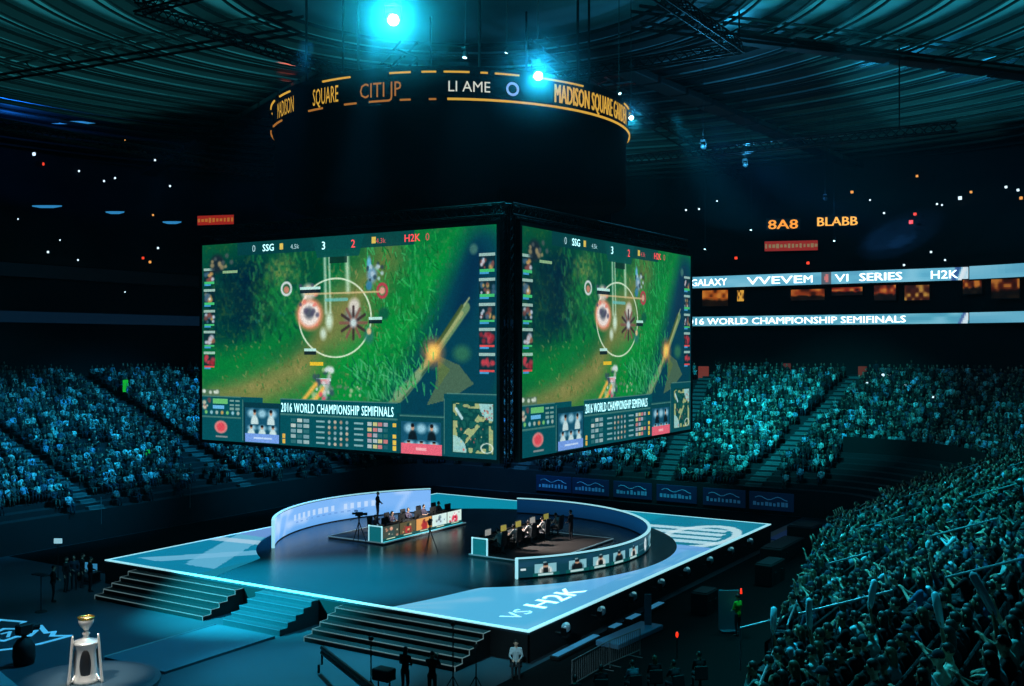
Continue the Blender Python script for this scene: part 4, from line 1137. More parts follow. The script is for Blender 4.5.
# ---------------------------------------------------------------- hanging video screens
gp = game_picture(); gl = gp.linear(1.0)
CX, CY, ZB, ZT = -.4, -.2, 7.25, 17.62
def warp(p): return p/(.822+.178*p)
def video_screen(label, org, ux, w, gain):
    """org: lower start corner; ux: direction of the picture's u axis."""
    n = ux.cross(Vector((0,0,1))).normalized()
    h = ZT-ZB; t = thing('video_screen', org+ux*(w/2)+Vector((0,0,h/2)), label, 'screen')
    def P(u, v, o=0.): return org+ux*(w*u)+Vector((0,0,h*(1-v)))+n*o
    mb = MB(); fw = .16
    for (u0,v0,u1,v1) in ((-fw/w,-fw/h,1+fw/w,0),(-fw/w,1,1+fw/w,1+fw/h),(-fw/w,0,0,1),(1,0,1+fw/w,1)):
        q = [P(u0,v0,-.3),P(u1,v0,-.3),P(u1,v1,-.3),P(u0,v1,-.3),P(u0,v0,.06),P(u1,v0,.06),P(u1,v1,.06),P(u0,v1,.06)]
        mb.add(q, [(0,3,2,1),(4,5,6,7),(0,1,5,4),(1,2,6,5),(2,3,7,6),(3,0,4,7)])
    mb.build('frame', BLACK, t)
    mb = MB(); q = [P(0,0,-.3),P(1,0,-.3),P(1,1,-.3),P(0,1,-.3),P(0,0,-.02),P(1,0,-.02),P(1,1,-.02),P(0,1,-.02)]
    mb.add(q, [(0,3,2,1),(4,5,6,7),(0,1,5,4),(1,2,6,5),(2,3,7,6),(3,0,4,7)]); mb.build('cabinet', BLACK, t)
    grid_panel('display', gl*gain, lambda u, v: P(warp(u),v), LEDM, t)
    LW = mat('screen_letter_white', (.8,.9,.9), .5, emit=(.72,.90,.92), es=.85, sample='NONE'); LR = mat('screen_letter_red', (.8,.3,.3), .5, emit=(.85,.36,.38), es=.85, sample='NONE')
    white, red = LW, LR
    def txt(m, s, u, v, size, st=1., bold=0., sp=1.):
        vs, fs = lettering(s, size, stretch=st, bold=bold, spacing=sp)
        MB().add([P(warp(u),v,.03)+ux*x+Vector((0,0,y)) for x,y,z in vs], fs).build('lettering', m, t)
    txt(white, '2016 WORLD CHAMPIONSHIP SEMIFINALS', .268, .838, .66, .535, .004, 1.1)
    txt(white, '0', .17, .05, .5); txt(white, 'SSG', .205, .05, .5, 1., .01); txt(white, '3', .405, .06, .55, 1., .01)
    txt(red, '2', .505, .06, .55, 1., .01); txt(red, 'H2K', .685, .05, .5, 1., .01); txt(red, '0', .757, .05, .5)
    txt(white, '4.5k', .30, .048, .34); txt(red, '4.3k', .59, .048, .34);
    return t
video_screen('huge hanging video screen showing a green game picture, facing the stage stairs', Vector((-10.1,-10.4,ZB)), Vector((1,0,0)), 18.8, 1.0)
video_screen('huge hanging video screen showing a green game picture, facing the near stand', Vector((9.35,-9.45,ZB)), Vector((0,1,0)), 19.4, .92)
fr = thing('screen_truss', (-.4,-.2,ZT), 'dark box truss that carries the video screens under the round scoreboard', 'truss')
def truss_bar(a, b_, w=.5, r=.05):
    a, b_ = Vector(a), Vector(b_); d = (b_-a).normalized(); up = Vector((0,0,1)) if abs(d.z) < .9 else Vector((1,0,0))
    s = d.cross(up).normalized()*w/2; u_ = s.cross(d).normalized()*w/2; mb = MB(); L = (b_-a).length
    cs = [s+u_, s-u_, -s-u_, -s+u_]
    for c in cs: mb.tube([a+c, b_+c], r, 6)
    n = max(2, int(L/w)); 
    for i in range(n):
        p, q = a+d*(L*i/n), a+d*(L*(i+1)/n)
        for k in range(4): mb.tube([p+cs[(k+i)%4], q+cs[(k+i+1)%4]], r*.6, 4)
    return mb
xa, xb, ya, yb = -10.2, 9.0, -10.0, 9.7
for a, b_ in (((xa,ya,ZT+.7),(xb,ya,ZT+.7)),((xb,ya,ZT+.7),(xb,yb,ZT+.7)),((xb,yb,ZT+.7),(xa,yb,ZT+.7)),((xa,yb,ZT+.7),(xa,ya,ZT+.7)),((xa,ya,ZT+.7),(xb,yb,ZT+.7)),((xa,yb,ZT+.7),(xb,ya,ZT+.7))): truss_bar(a, b_).build('crossbar', BLACKM, fr)
for p in ((xb,ya),(xa,ya),(xb,yb),(xa,yb)): truss_bar((p[0],p[1],ZB),(p[0],p[1],ZT+.5),.42).build('corner_post', BLACKM, fr)
for p in ((6,-6),(-6,-6),(6,6),(-6,6)): MB().cyl((p[0],p[1],ZT+.9),(p[0],p[1],20.2),.06,n=6).build('hanger', BLACKM, fr)
# round scoreboard
RBC = Vector((-.29,-1.18,0)); RR = 9.85
sb_ = thing('scoreboard', (-.29,-1.18,20), 'huge dark round scoreboard with amber ring lettering above the screens', 'scoreboard')
DRUM = mat('drum_cloth', (.012,.014,.02), 1., spec=.05)
b = MB(); b.lathe([(0,20.0),(RR-.15,20.0),(RR-.15,23.5),(RR-.05,23.6),(RR-.05,25.3),(RR-.6,25.5),(0,25.5)], RBC, 64); b.build('drum', DRUM, sb_, True)
def ring_lines(name, z0, z1, spans, m):
    for d0, d1 in spans: MB().lathe([(RR,z0),(RR+.06,z0),(RR+.06,z1),(RR,z1),(RR,z0)], RBC, max(2,int(abs(d1-d0)/2)), 0, math.radians(d0), math.radians(d1)).build(name, m, sb_)
AMB = mat('ring_amber', (.05,.04,.02), .5, emit=(.86,.66,.25), es=.9, sample='NONE', spec=0); AMW = mat('ring_white', (.05,.05,.05), .5, emit=(.85,.85,.8), es=.9, sample='NONE', spec=0); AMD = mat('ring_orange', (.05,.03,.02), .5, emit=(.70,.45,.2), es=.8, sample='NONE', spec=0)
CA = math.degrees(math.atan2(-FV.y, -FV.x))   # the side that faces the near corner
ring_lines('light_line', 23.72, 23.82, [(CA+2,CA+93)], AMB)
ring_lines('light_dash', 23.72, 23.80, [(CA-91,CA-75),(CA-68,CA-58),(CA-42,CA-36),(CA-28,CA-24),(CA-20,CA-14),(CA-11,CA-8),(CA-3,CA-1)], AMD)
ring_lines('light_dash', 25.0, 25.08, [(CA-88,CA-84),(CA-78,CA-66),(CA-60,CA-52),(CA-36,CA-26),(CA-14,CA-8),(CA-5,CA-1),(CA+1,CA+8),(CA+11,CA+13),(CA+15,CA+22),(CA+26,CA+44),(CA+70,CA+90)], AMB)
def ring_text(name, s, deg, size, m, stretch=1., zb=24.0, bold=.0):
    vs, fs = lettering(s, size, stretch=stretch, bold=bold); mb = MB()
    # cut long letter faces so that they follow the drum
    mb.add([(RBC.x+(RR+.05)*math.cos(math.radians(deg)+x/RR), RBC.y+(RR+.05)*math.sin(math.radians(deg)+x/RR), zb+y) for x,y,z in vs], fs)
    mb.build(name, m, sb_)
ring_text('amber_lettering', 'MADISON SQUARE GARDEN', CA+33, 1.28, AMB, .41, 23.98, .015)
ring_text('white_lettering', 'LI AME', CA+2, .72, AMW, .95, 24.12)
ring_text('dim_lettering', 'MADISON', CA-62, 1.15, AMB, .42, 23.95); ring_text('dim_lettering', 'SQUARE', CA-40, 1.15, AMB, .40, 23.95); ring_text('dim_lettering', 'CITI JP', CA-23, 1.0, AMD, .75, 23.95)
b = MB(); a = math.radians(CA+20)
b.tube([(RBC.x+(RR+.06)*math.cos(a+.027*math.cos(t)), RBC.y+(RR+.06)*math.sin(a+.027*math.cos(t)), 24.36+.27*math.sin(t)) for t in [2*PI*i/20 for i in range(21)]], .06, 6); b.build('ring_emblem', mat('ring_blue', (.04,.05,.06), .5, emit=(.55,.66,.9), es=.9, sample='NONE'), sb_)
for k in range(8):
    a = 2*PI*k/8; b = MB(); b.cyl((RBC.x+8*math.cos(a), RBC.y+8*math.sin(a), 25.4),(RBC.x+8*math.cos(a), RBC.y+8*math.sin(a), 33.6),.07,n=6); b.build('hanger', BLACKM, sb_)
# ---------------------------------------------------------------- ribbon displays, suites, signs on the end side
RBW = DWALL-.15
def rib_seg(x0, x1, z0, z1, img, name, label, texts):
    """Straight part of a ribbon on the end side, running along x."""
    y = Y1+RBW; t = thing(name, ((x0+x1)/2,y,z0), label, 'ribbon display')
    b = MB(); b.box((x0,y+.03,z0-.12),(x1,y+.45,z1+.12)); b.build('housing', BLACK, t)
    grid_panel('display', img, lambda u, v: (x0+(x1-x0)*u, y, z0+(z1-z0)*(1-v)), LEDM, t)
    for s, x, size, st, bd in texts:
        vs, fs = lettering(s, size, stretch=st, bold=bd); zc = (z0+z1)/2-size*.36
        MB().add([(x+a, y-.03, zc+c) for a,c,_ in vs], fs).build('lettering', mat('ribbon_letter', (.85,.9,.95), .5, emit=(.88,.97,1), es=1., sample='NONE'), t)
def rib_img(nx, seed, base, streak0):
    p = Pic(nx, 6, base, 40); n = vnoise(6, nx, (nx//9,2), seed)
    p.mix((n-.4)*2, (.60,.85,.94), .6); p.mix((.45-n)*2, (.35,.62,.76), .6)
    r = np.random.default_rng(seed)
    for k in range(9):
        u = streak0+(1-streak0)*r.random(); p.line([(u,1),(u+.012,0)], .2, [(.93,.97,1),(.2,.35,.6),(.85,.95,1)][k%3], .8, .6)
    return p
def end_x(px, z): # x on the ribbon plane shown at px
    k = (px-512)/FPX; f = (Y1+RBW-CAM.y)/(.532*k+.847); return CAM.x+(.847*k-.532)*f
xs0, xs1 = -14.0, X1-RC+6.3
up = rib_img(260, 3, (.40,.73,.85), .95)
up.rect((end_x(822,0)-xs0)/(xs1-xs0),0,(end_x(831,0)-xs0)/(xs1-xs0),1,(.35,.4,.45)); up.ell((end_x(826.5,0)-xs0)/(xs1-xs0),.5,.006,.42,(.85,.5,.5)); 
rib_seg(xs0, xs1, 17.85, 18.95, up.linear(.85), 'ribbon_display', 'upper glowing pale blue ribbon display around the end stand',
  [('GALAXY', end_x(691,0), .95, 1.0, .02), ('VVEVE', end_x(747,0), 1.0, 1.9, .03), ('M', end_x(803,0), .95, 1.3, .02), ('VI', end_x(835,0), .95, 1.6, .02), ('SERIES', end_x(859,0), 1.0, 1.35, .04), ('H2K', end_x(930,0), 1.0, 1.2, .02)])
lw = rib_img(260, 6, (.34,.68,.78), .96)
rib_seg(xs0, xs1, 14.15, 15.05, lw.linear(.85), 'ribbon_display', 'lower glowing ribbon display naming the championship semifinals',
  [('2016 WORLD CHAMPIONSHIP SEMIFINALS', end_x(683,0), .85, 1.31, .03)])
# the same ribbons unlit along the far side
for z0, z1, lab in ((17.85,18.95,'upper unlit ribbon display along the far side stand'),(14.15,15.05,'lower dim blue ribbon display along the far side stand')):
    b = MB(); pa = [p for p in bowl_path(DWALL-.15, step=3, y0=-40, y1=5) if p[0] < X0+RC*.6 or p[1] < 0 and p[0] < 0]; pb = [p for p in bowl_path(DWALL+.4, step=3, y0=-40, y1=5)][:len(pa)]
    n = len(pa); b.add([(x,y,z0) for x,y in pa]+[(x,y,z1) for x,y in pa]+[(x,y,z1) for x,y in pb]+[(x,y,z0) for x,y in pb], [(k*n+i,k*n+i+1,((k+1)%4)*n+i+1,((k+1)%4)*n+i) for k in range(4) for i in range(n-1)])
    o = b.build('ribbon_display', mat('ribbon_dim_low', (.1,.14,.2), .4, emit=(.03,.12,.20), es=.5, sample='NONE') if z0 < 16 else mat('ribbon_off', (.03,.04,.05), .4)); tag(o, lab, 'ribbon display')
# curved right-hand continuation of both ribbons round the corner
for z0, z1, lab in ((17.85,18.95,'upper ribbon display where it turns the corner'),(14.15,15.05,'lower ribbon display where it turns the corner')):
    r = RC+DWALL-.15; im = rib_img(60, int(z0), (.40,.72,.84), .0).linear(.8)
    a0 = math.acos(6.3/r); t = thing('ribbon_display', (X1-RC+r*.7, Y1-RC+r*.7, z0), lab, 'ribbon display')
    grid_panel('display', im, lambda u, v: (X1-RC+r*math.cos(a0*(1-u)), Y1-RC+r*math.sin(a0*(1-u)), z0+(z1-z0)*(1-v)), LEDM, t)
    b = MB(); b.lathe([(r+.03,z0-.12),(r+.45,z0-.12),(r+.45,z1+.12),(r+.03,z1+.12),(r+.03,z0-.12)], (X1-RC,Y1-RC,0), 24, 0, 0, a0); b.build('housing', BLACK, t)
# suite openings between the ribbons: warm lit boxes
wi = 0
for px0, px1, y0, y1, c, k in ((700,726,290,306,(.62,.30,.10),1),(735,742,290,301,(.9,.65,.25),0),(789,823,289,300,(.55,.22,.10),1),(830,861,287,295,(.5,.14,.09),1),(873,895,285,300,(.55,.2,.1),1),(904,929,285,300,(.25,.1,.06),0),(964,983,280,294,(.4,.16,.07),1),(994,1022,280,299,(.28,.10,.06),1)):
    wi += 1; yb_ = Y1+DWALL+.5; t = thing('window_%d' % wi, (0,yb_,0), None, None); del t['label']; del t['category']; t['kind'] = 'structure'
    xa_, xb_ = end_x(px0,0), end_x(px1,0)
    if xb_ > X1-RC: yb_ = Y1-RC+math.sqrt((RC+DWALL+.3)**2-(xb_-X1+RC)**2)
    fm = (Y1+RBW-CAM.y)/(.532*((px0+px1)/2-512)/FPX+.847)
    za, zb_ = CAM.z+(345-y1)/FPX*fm, CAM.z+(345-y0)/FPX*fm
    b = MB(); b.box((xa_-.08,yb_-.15,za-.08),(xa_,yb_,zb_+.08)); b.box((xb_,yb_-.15,za-.08),(xb_+.08,yb_,zb_+.08)); b.box((xa_,yb_-.15,za-.08),(xb_,yb_,za)); b.box((xa_,yb_-.15,zb_),(xb_,yb_,zb_+.08)); b.build('window_frame', BLACK, t)
    p = Pic(24, 12, c, 2); n = vnoise(12,24,(6,3),wi+20); p.mix((n-.5)*3, (.85,.55,.22) if k else (.9,.7,.3), .7); p.mix((.45-n)*3, (.12,.05,.04), .8)
    p.mix((p.V-.62+.25*vnoise(12,24,(9,1),wi))*6, (.03,.03,.03), .9) if k else None
    grid_panel('lit_interior', p.linear(.85), lambda u, v: (xa_+(xb_-xa_)*u, yb_-.05, za+(zb_-za)*(1-v)), LEDM, t)
def sign(name, px0, px1, y0, y1, c, label, cat, strips=None, es=.7, f=None, text=None):
    """A lit panel hung where its sight line meets the stands."""
    h = at_f((px0+px1)/2, (y0+y1)/2, f) if f else ray_hit((px0+px1)/2, (y0+y1)/2, .3)
    fm = (h-CAM).dot(FV); w_, hh = (px1-px0)/FPX*fm, (y1-y0)/FPX*fm
    t = thing(name, h, label, cat); yaw = math.atan2(.532, .847); t.rotation_euler = (0,0,yaw*.55)
    b = MB(); b.cbox((0,.06,0),(w_,.1,hh),.02); b.build('housing', BLACK, t, False, False)
    b = MB(); b.box((-w_/2+.03,0,-hh/2+.03),(w_/2-.03,.012,hh/2-.03)); b.build('face', mat(f'sign_{name}_{int(px0)}', c, .5, emit=c, es=es, sample='NONE'), t, False, False)
    if text:
        s, size, st, cc = text; vs, fs = lettering(s, size, 'CENTER', st, 0, .02); mb = MB()
        mb.add([(a,-.012,q-size*.36) for a,q,_ in vs], fs); mb.build('lettering', mat('sign_letter_%d' % int(px0), cc, .5, emit=cc, es=.9, sample='NONE'), t, False, False)
    if strips:
        mb = MB(); n = strips[0]
        for i in range(n):
            ww = w_/n*random.uniform(.45,.8); x = -w_/2+w_*(i+.5)/n; q = hh*random.uniform(.14,.24)
            mb.box((x-ww/2,-.012,-q),(x+ww/2,-.004,q))
        mb.build('marks', mat('sign_marks_%d' % int(px0), strips[1], .5, emit=strips[1], es=.7, sample='NONE'), t, False, False)
    return t
sign('red_sign', 765, 817, 240.5, 251, (.62,.16,.13), 'long red lit sign with pale marks high on the end stand', 'sign', (14,(.6,.5,.35)), f=100)
sign('amber_sign', 766, 800, 218, 230, (.05,.03,.02), 'dark board with three amber clusters of lettering above the long red sign', 'sign', None, .3, f=100, text=('8A8', 1.25, 1.35, (.9,.62,.25)))
sign('amber_sign', 817, 857, 215, 227, (.05,.03,.02), 'dark board with a longer run of amber lettering beside the three clusters', 'sign', None, .3, f=100, text=('BLABB', 1.2, 1.1, (.95,.72,.35)))
sign('red_sign', 195, 236, 215, 225, (.66,.16,.13), 'red lit sign high on the far side stand, beside the hanging screens', 'sign', (10,(.75,.45,.2)), f=95)
sign('exit_sign', 698, 709, 366, 386, (.55,.16,.09), 'orange glowing doorway sign at the top of the aisle beside the hanging screen', 'sign', None, .55)
sign('exit_sign', 783, 791, 363, 371, (.42,.12,.08), 'small dim orange sign above the middle of the end stand', 'sign', None, .4)
sign('exit_sign', 858, 867, 366, 379, (.45,.14,.08), 'tall dim orange sign near the dark corner of the end stand', 'sign', None, .45)
sign('blue_banner', 886, 909, 446, 455, (.03,.22,.45), 'blue banner with white marks above the dark corner tunnel', 'banner', (7,(.4,.7,.85)), .5)
# orange glints of stair lamps in the upper far stand
for i, (px, y) in enumerate(((10,273),(140,255),(152,262),(160,282),(43,160),(848,205),(691+222,218),(911,222))):
    pass
BN = mat('board_blue', (.05,.16,.3), .5, emit=(.01,.10,.20), es=.35, sample='NONE'); BW = mat('board_marks', (.5,.7,.8), .5, emit=(.14,.36,.52), es=.3, sample='NONE')
for i, x in enumerate((-9.0,-5.6,-1.9,1.8,5.6,9.2)):
    t = thing('advert_board', (x,Y1-.12,0), ['dark blue advert board with white script on the end wall, %s from the corner tunnel' % ORD[6-i]][0], 'board', 'advert boards on the end wall')
    b = MB(); b.cbox((x,Y1-.1,.95),(3.3,.1,1.3),.03); b.build('panel', BN, t)
    b = MB()
    for q in range(9): b.box((x-1.35+.3*q,Y1-.165,.62),(x-1.35+.3*q+random.uniform(.14,.25),Y1-.152,.62+random.uniform(.2,.34)))
    b.tube([(x-1.2+.24*q,Y1-.16,1.18+.12*math.sin(q*1.1)) for q in range(11)], .03, 4); b.build('marks', BW, t)
for i, px in enumerate((0,)): pass
# wall of the lower stand, painted dark
# tiny lights in the upper stands: lamps at stair ends, screens in hands
SL = mat('stand_lamp_white', (.9,.9,.9), .5, emit=(.85,.95,1), es=1.4, sample='NONE'); SLO = mat('stand_lamp_red', (.9,.4,.3), .5, emit=(.95,.25,.15), es=1.2, sample='NONE'); SLA = mat('stand_lamp_amber', (.9,.7,.4), .5, emit=(.95,.62,.3), es=1.1, sample='NONE')
r_ = random.Random(3)
pts = [(34,154,0,1.6),(43,164,1,1.5),(48,170,1,.8),(79,171,0,1),(104,181,0,1),(115,178,0,1),(155,160,0,1),(125,140,2,.6),(170,186,0,1),(153,215,2,1),(18,219,0,.7),(48,252,0,1),(78,260,0,.8),(95,277,1,.7),(150,262,2,1.2),(158,248,0,1),(12,268,1,1.4),(143,258,1,1.2),(125,292,0,.7),(60,240,0,.7),
 (897,172,1,1.8),(917,176,2,1),(852,192,2,1.2),(870,200,0,.7),(884,213,0,.8),(911,222,1,1.6),(915,214,1,1.2),(960,198,0,1.4),(971,192,2,1),(1006,187,0,1),(1018,190,0,1),(1021,198,2,1.2),(937,204,0,.8),(942,205,0,.7),(931,252,0,.8),(945,260,0,.7),(904,265,0,.8),(736,258,1,1.2),(808,263,1,1.2),(717,201,0,.7),(686,210,0,.8),(699,209,0,.8),(883,375,0,1),(889,374,0,.9),(905,386,0,1),(867,383,0,.8),(933,397,0,.7)]
GW = {0:('white','small white light point'),1:('red','small red light point'),2:('amber','small amber light point')}
for px, py, k, s in pts:
    h = ray_hit(px, py, .8, fmax=112); h = h if h.z < 31 else at_f(px, py, 18.7*FPX/(345-py)); b = MB(); q = .085*s*(1+h.y/200)
    b.cbox(h,(q*2,q*1.2,q*2),.02); far_up = surf_z(bowl_d(h.x,h.y),h.x,h.y) < h.z-1.5 or h.z > 29.5; far_up and b.cyl(h,(h.x,h.y,32.6),.012,n=4,mi=1); o = b.build('raised_light_point' if far_up else 'stand_light', [[SL,SLO,SLA][k],BLACK]); tag(o, f"{GW[k][1]} in the dark {'far side' if px < 500 else 'end'} stand", 'light', f"{GW[k][0]} light points, {'far side' if px < 500 else 'end'} stand")  # points clear of the stand get an added cable up to the ceiling
# flat glowing blue strips high on the far side
for i, (px, py, w_) in enumerate(((47,206,32),(115,212,20),(172,222,20),(72,122,70))):
    h = at_f(px, py, 96); t = thing('glow_strip', h, f"flat blue glowing strip, {['nearest the frame edge, under the tall beam','second along','third along, beside the red sign','high under the ceiling'][i]}", 'light', rz=.56)
    L = w_/FPX*96; b = MB(); b.cbox((0,0,.12),(L,.5,.14),.03); b.build('housing', BLACKM, t, False, False)
    b = MB(); b.tube([(-L*.46,0,0),(-L*.2,0,0),(L*.2,0,0),(L*.46,0,0)],[.05,.18,.18,.05],8); b.build('tube', mat('strip_blue', (.3,.6,.8), .5, emit=(.20,.55,.78) if i < 3 else (.03,.2,.5), es=.8, sample='NONE'), t, False, False)
# green sheet held up in the far crowd
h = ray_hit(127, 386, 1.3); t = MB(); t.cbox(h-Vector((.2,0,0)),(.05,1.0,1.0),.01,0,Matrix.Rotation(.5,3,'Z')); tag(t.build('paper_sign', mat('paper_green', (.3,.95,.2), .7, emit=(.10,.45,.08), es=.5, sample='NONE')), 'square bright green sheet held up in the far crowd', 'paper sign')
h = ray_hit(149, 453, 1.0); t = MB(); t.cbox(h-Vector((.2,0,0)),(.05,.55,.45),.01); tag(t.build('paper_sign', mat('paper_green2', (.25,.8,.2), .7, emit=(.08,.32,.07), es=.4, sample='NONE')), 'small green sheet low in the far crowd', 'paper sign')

# ---------------------------------------------------------------- handrails
def rail(pts, label, group, posts=True, r=.028, zg=None):
    t = thing('handrail', Vector(pts[0])-Vector((0,0,.9)), label, 'handrail', group)
    b = MB(); b.tube(pts, r, 8); b.build('rail', RAILM, t)
    if posts:
        for p in (pts[0], pts[-1]):
            b = MB(); b.cyl(Vector(p)-Vector((0,0,.92)), p, r*.8, n=6); b.build('post', RAILM, t)
    return t
ai = 0
for y, segs, nm in ((-27.2, ((25.9,26.6),(27.2,29.1),(30.1,32.2)), 'nearest aisle'), (-18.4, ((25.4,26.6),(28.2,29.9),(31.0,32.6)), 'second aisle'), (-8.2, ((23.6,25.4),(27.6,29.2)), 'third aisle'), (3.5, ((20.6,22.0),(23,24.4),(27.2,29.0)), 'fourth aisle'), (14.5, ((23.5,25.2),(28,29.6)), 'last aisle')):
    for k, (xa_, xb_) in enumerate(segs):
        z = lambda x: Z0+1.22+.38*(x-X1)
        rail([(xa_,y,z(xa_)),(xb_,y,z(xb_))], f"steel handrail on the near stand's {nm}, {ORD[k+1]} rail up", 'near stand handrails')
for k, (a, b_) in enumerate((((96,478),(111,488)),((101,497),(118,507)),((190,484),(200,493)),((272,466),(285,480)))):
    A_, B_ = ray_hit(a[0],a[1],.9), ray_hit(b_[0],b_[1],.9); B_.y = A_.y
    rail([A_, B_], f"thin steel handrail low on far side stand, {ORD[k+1]} of four from the trophy", 'far stand handrails', r=.03)
for k, (y0_, y1_) in enumerate(((-36,-28.2),(-26.2,-19.4),(-17.4,-9.2),(-7.2,2.6),(4.5,13.6))):
    RA, RB = X1+near_front(y0_)+.9, X1+near_front(y1_)+.9; ZA, ZB_ = Z0+.38*(RA-X1), Z0+.38*(RB-X1)
    t = thing('front_rail', ((RA+RB)/2,(y0_+y1_)/2,(ZA+ZB_)/2), f"steel rail along the near stand's front, {ORD[k+1]} bay from the trophy end", 'handrail', 'front rails of the near stand')
    b = MB(); b.tube([(RA,y0_,ZA),(RA,y0_,ZA+.9),(RA,y0_+.1,ZA+.96),(RB,y1_-.1,ZB_+.96),(RB,y1_,ZB_+.9),(RB,y1_,ZB_-.2)], .025, 8); b.build('rail', RAILM, t)
    b = MB(); b.add([(RA,y0_+.1,ZA),(RB,y1_-.1,ZB_),(RB,y1_-.1,ZB_+.55),(RA,y0_+.1,ZA+.55),(RA+.02,y0_+.1,ZA),(RB+.02,y1_-.1,ZB_),(RB+.02,y1_-.1,ZB_+.55),(RA+.02,y0_+.1,ZA+.55)],[(0,1,2,3),(7,6,5,4),(0,4,5,1),(1,5,6,2),(2,6,7,3),(3,7,4,0)]); b.build('infill_panel', BLACK, t)

# ---------------------------------------------------------------- things and people around the stage
for i, (px, py) in enumerate(((567,612),(594,615-12),(615,604-12),(636,593-11),(655,583-9),(672,572-6),(690,560-3),(707,549))):
    y = -12.4+i*3.1; t = thing('edge_light', (SX+.4,y,.7), f"small moving light fixed along the stage side, {ORD[i+1]} from the near stage corner", 'light', 'floor lights along the stage')
    b = MB(); b.tube([(SX,y,.72),(SX+.5,y,.72)],.04,6); b.cbox((SX+.5,y,.66),(.22,.3,.12),.02); b.build('bracket', BLACK, t)
    b = MB(); b.box((SX+.38,y-.24,.72),(SX+.62,y-.2,1.0)); b.box((SX+.38,y+.2,.72),(SX+.62,y+.24,1.0)); b.build('yoke', BLACKM, t)
    b = MB(); b.ell((SX+.5,y,.98),(.19,.2,.2),12,8); b.build('head', mat('lamp_shell', (.7,.78,.82), .25, .2), t, True); b = MB(); b.ell((SX+.53,y,1.10),(.12,.13,.09),10,6); b.build('lens', mat('edge_lens', (.6,.7,.75), .3, emit=(.45,.72,.76), es=.6, sample='NONE'), t, True)  # lens glow added so the dim heads look lit
for i, (y, L) in enumerate(((-11.9,3.6),(-8.4,.9),(-6.6,1.1),(-4.3,1.6))):
    t = thing('floor_panel', (SX+.7,y,0), f"low blue glowing strip lying on the dark floor beside the stage, {ORD[i+1]} from the near corner", 'panel', 'floor panels beside the stage')
    b = MB(); b.cbox((SX+.7,y,.09),(.42,L,.16),.03); b.build('case', BLACK, t); b = MB(); b.cbox((SX+.7,y,.185),(.3,L-.12,.03),.01); b.build('lens', mat('strip_lens', (.2,.4,.5), .4, emit=(.20,.50,.66), es=.6, sample='NONE'), t)
for i, (x, y, sx, sy, sz) in enumerate(((14.8,10.5,1.2,4.5,.9),(14.6,15.5,1.6,2.2,1.2),(15.6,-3.5,.8,1.4,1.0),(16.2,4.0,.9,2.2,1.1))):
    t = MB(); t.cbox((x,y,sz/2),(sx,sy,sz),.04); t.cbox((x,y,sz+.02),(sx*.9,sy*.9,.04),.01)
    for q in (-1,1): t.cbox((x+sx/2+.02,y+q*sy*.25,sz*.6),(.05,.2,.06),.01)
    tag(t.build('flight_case', BLACK), f"black equipment case beside the stage, {['long and low by the far stage corner','taller one past the far stage corner','small one opposite the stage middle','narrow one below the near stand'][i]}", 'case')
b = MB(); b.box((12.2,15.6,.0),(17.0,22.5,.06)); tag(b.build('blue_walkway', mat('walk_blue', (.08,.24,.5), .5, emit=(.01,.10,.26), es=.45, sample='NONE')), 'blue lit walkway panel on the floor behind the far stage corner', 'walkway')
# steward in green vest with a grey panel
SK_DOWN = dict(seated=False)
def crew(px, py, z, rz, label, top, arms=('down','down'), seat=False, **kw):
    p = at_z(px, py, z); o = make_figure('person', seat, arms, **kw); o.location = (p.x,p.y,z); o.rotation_euler = (0,0,rz); o.color = (*lin(top),1)
    return tag(o, label, 'person'), p
stw, p = crew(738,636,.0,1.2,'steward in bright green vest standing behind a grey board below the near stand',(.35,.9,.25),('front','front'))
b = MB(); q = at_z(729,632,.0); b.cbox((q.x,q.y,.95),(.9,.06,1.7),.02,0,Matrix.Rotation(.56,3,'Z')); b.cbox((q.x,q.y,.05),(.7,.4,.06),.02,0,Matrix.Rotation(.56,3,'Z')); tag(b.build('standing_board', mat('board_grey', (.35,.5,.56), .6)), 'upright grey board in front of the steward in green', 'board')
b = MB(); q = p+Vector((.1,.1,1.86)); b.tube([(q.x,q.y,1.78),(q.x,q.y,2.0)],[.05,.035],8); tag(b.build('signal_lamp', mat('lamp_red', (.9,.2,.15), .4, emit=(1,.2,.1), es=1.3, sample='NONE')), 'small red lamp above the steward in green', 'light')
q = at_z(677,636,.9); b = MB(); b.cyl((q.x,q.y,0),(q.x,q.y,.85),.02); b.ell((q.x,q.y,.95),(.06,.06,.12),8,6,1); tag(b.build('signal_lamp', [BLACK, MATS['lamp_red']]), 'small orange-red lamp on a post by the floor fence', 'light')
# crowd fence on the floor
def fence(a, b_, label):
    a, b_ = Vector(a), Vector(b_); t = thing('crowd_fence', (a+b_)/2, label, 'fence', 'floor fences'); d = (b_-a).normalized(); L = (b_-a).length
    b = MB(); b.tube([a,a+Vector((0,0,1.05)),b_+Vector((0,0,1.05)),b_], .025, 6); b.tube([a+Vector((0,0,.2)),b_+Vector((0,0,.2))], .02, 6); b.build('frame', RAILM, t)
    b = MB(); n = int(L/.14)
    for i in range(1,n): b.cyl(a+d*(L*i/n)+Vector((0,0,.2)), a+d*(L*i/n)+Vector((0,0,1.05)), .012, n=5)
    b.build('bars', RAILM, t)
    for q in (a+d*.3, b_-d*.3):
        s = d.cross(Vector((0,0,1)))*.3; b = MB(); b.tube([q-s,q+s], .025, 6); b.build('foot', RAILM, t)
fa, fb, fc = at_z(572,690,0), at_z(610,668,0), at_z(640,655,0)
fence((fa.x,fa.y,0),(fb.x,fb.y,0),'silver bar fence on the floor, the bay nearer the stair flight'); fence((fb.x,fb.y,0),(fc.x,fc.y,0),'silver bar fence on the floor, the bay nearer the steward')
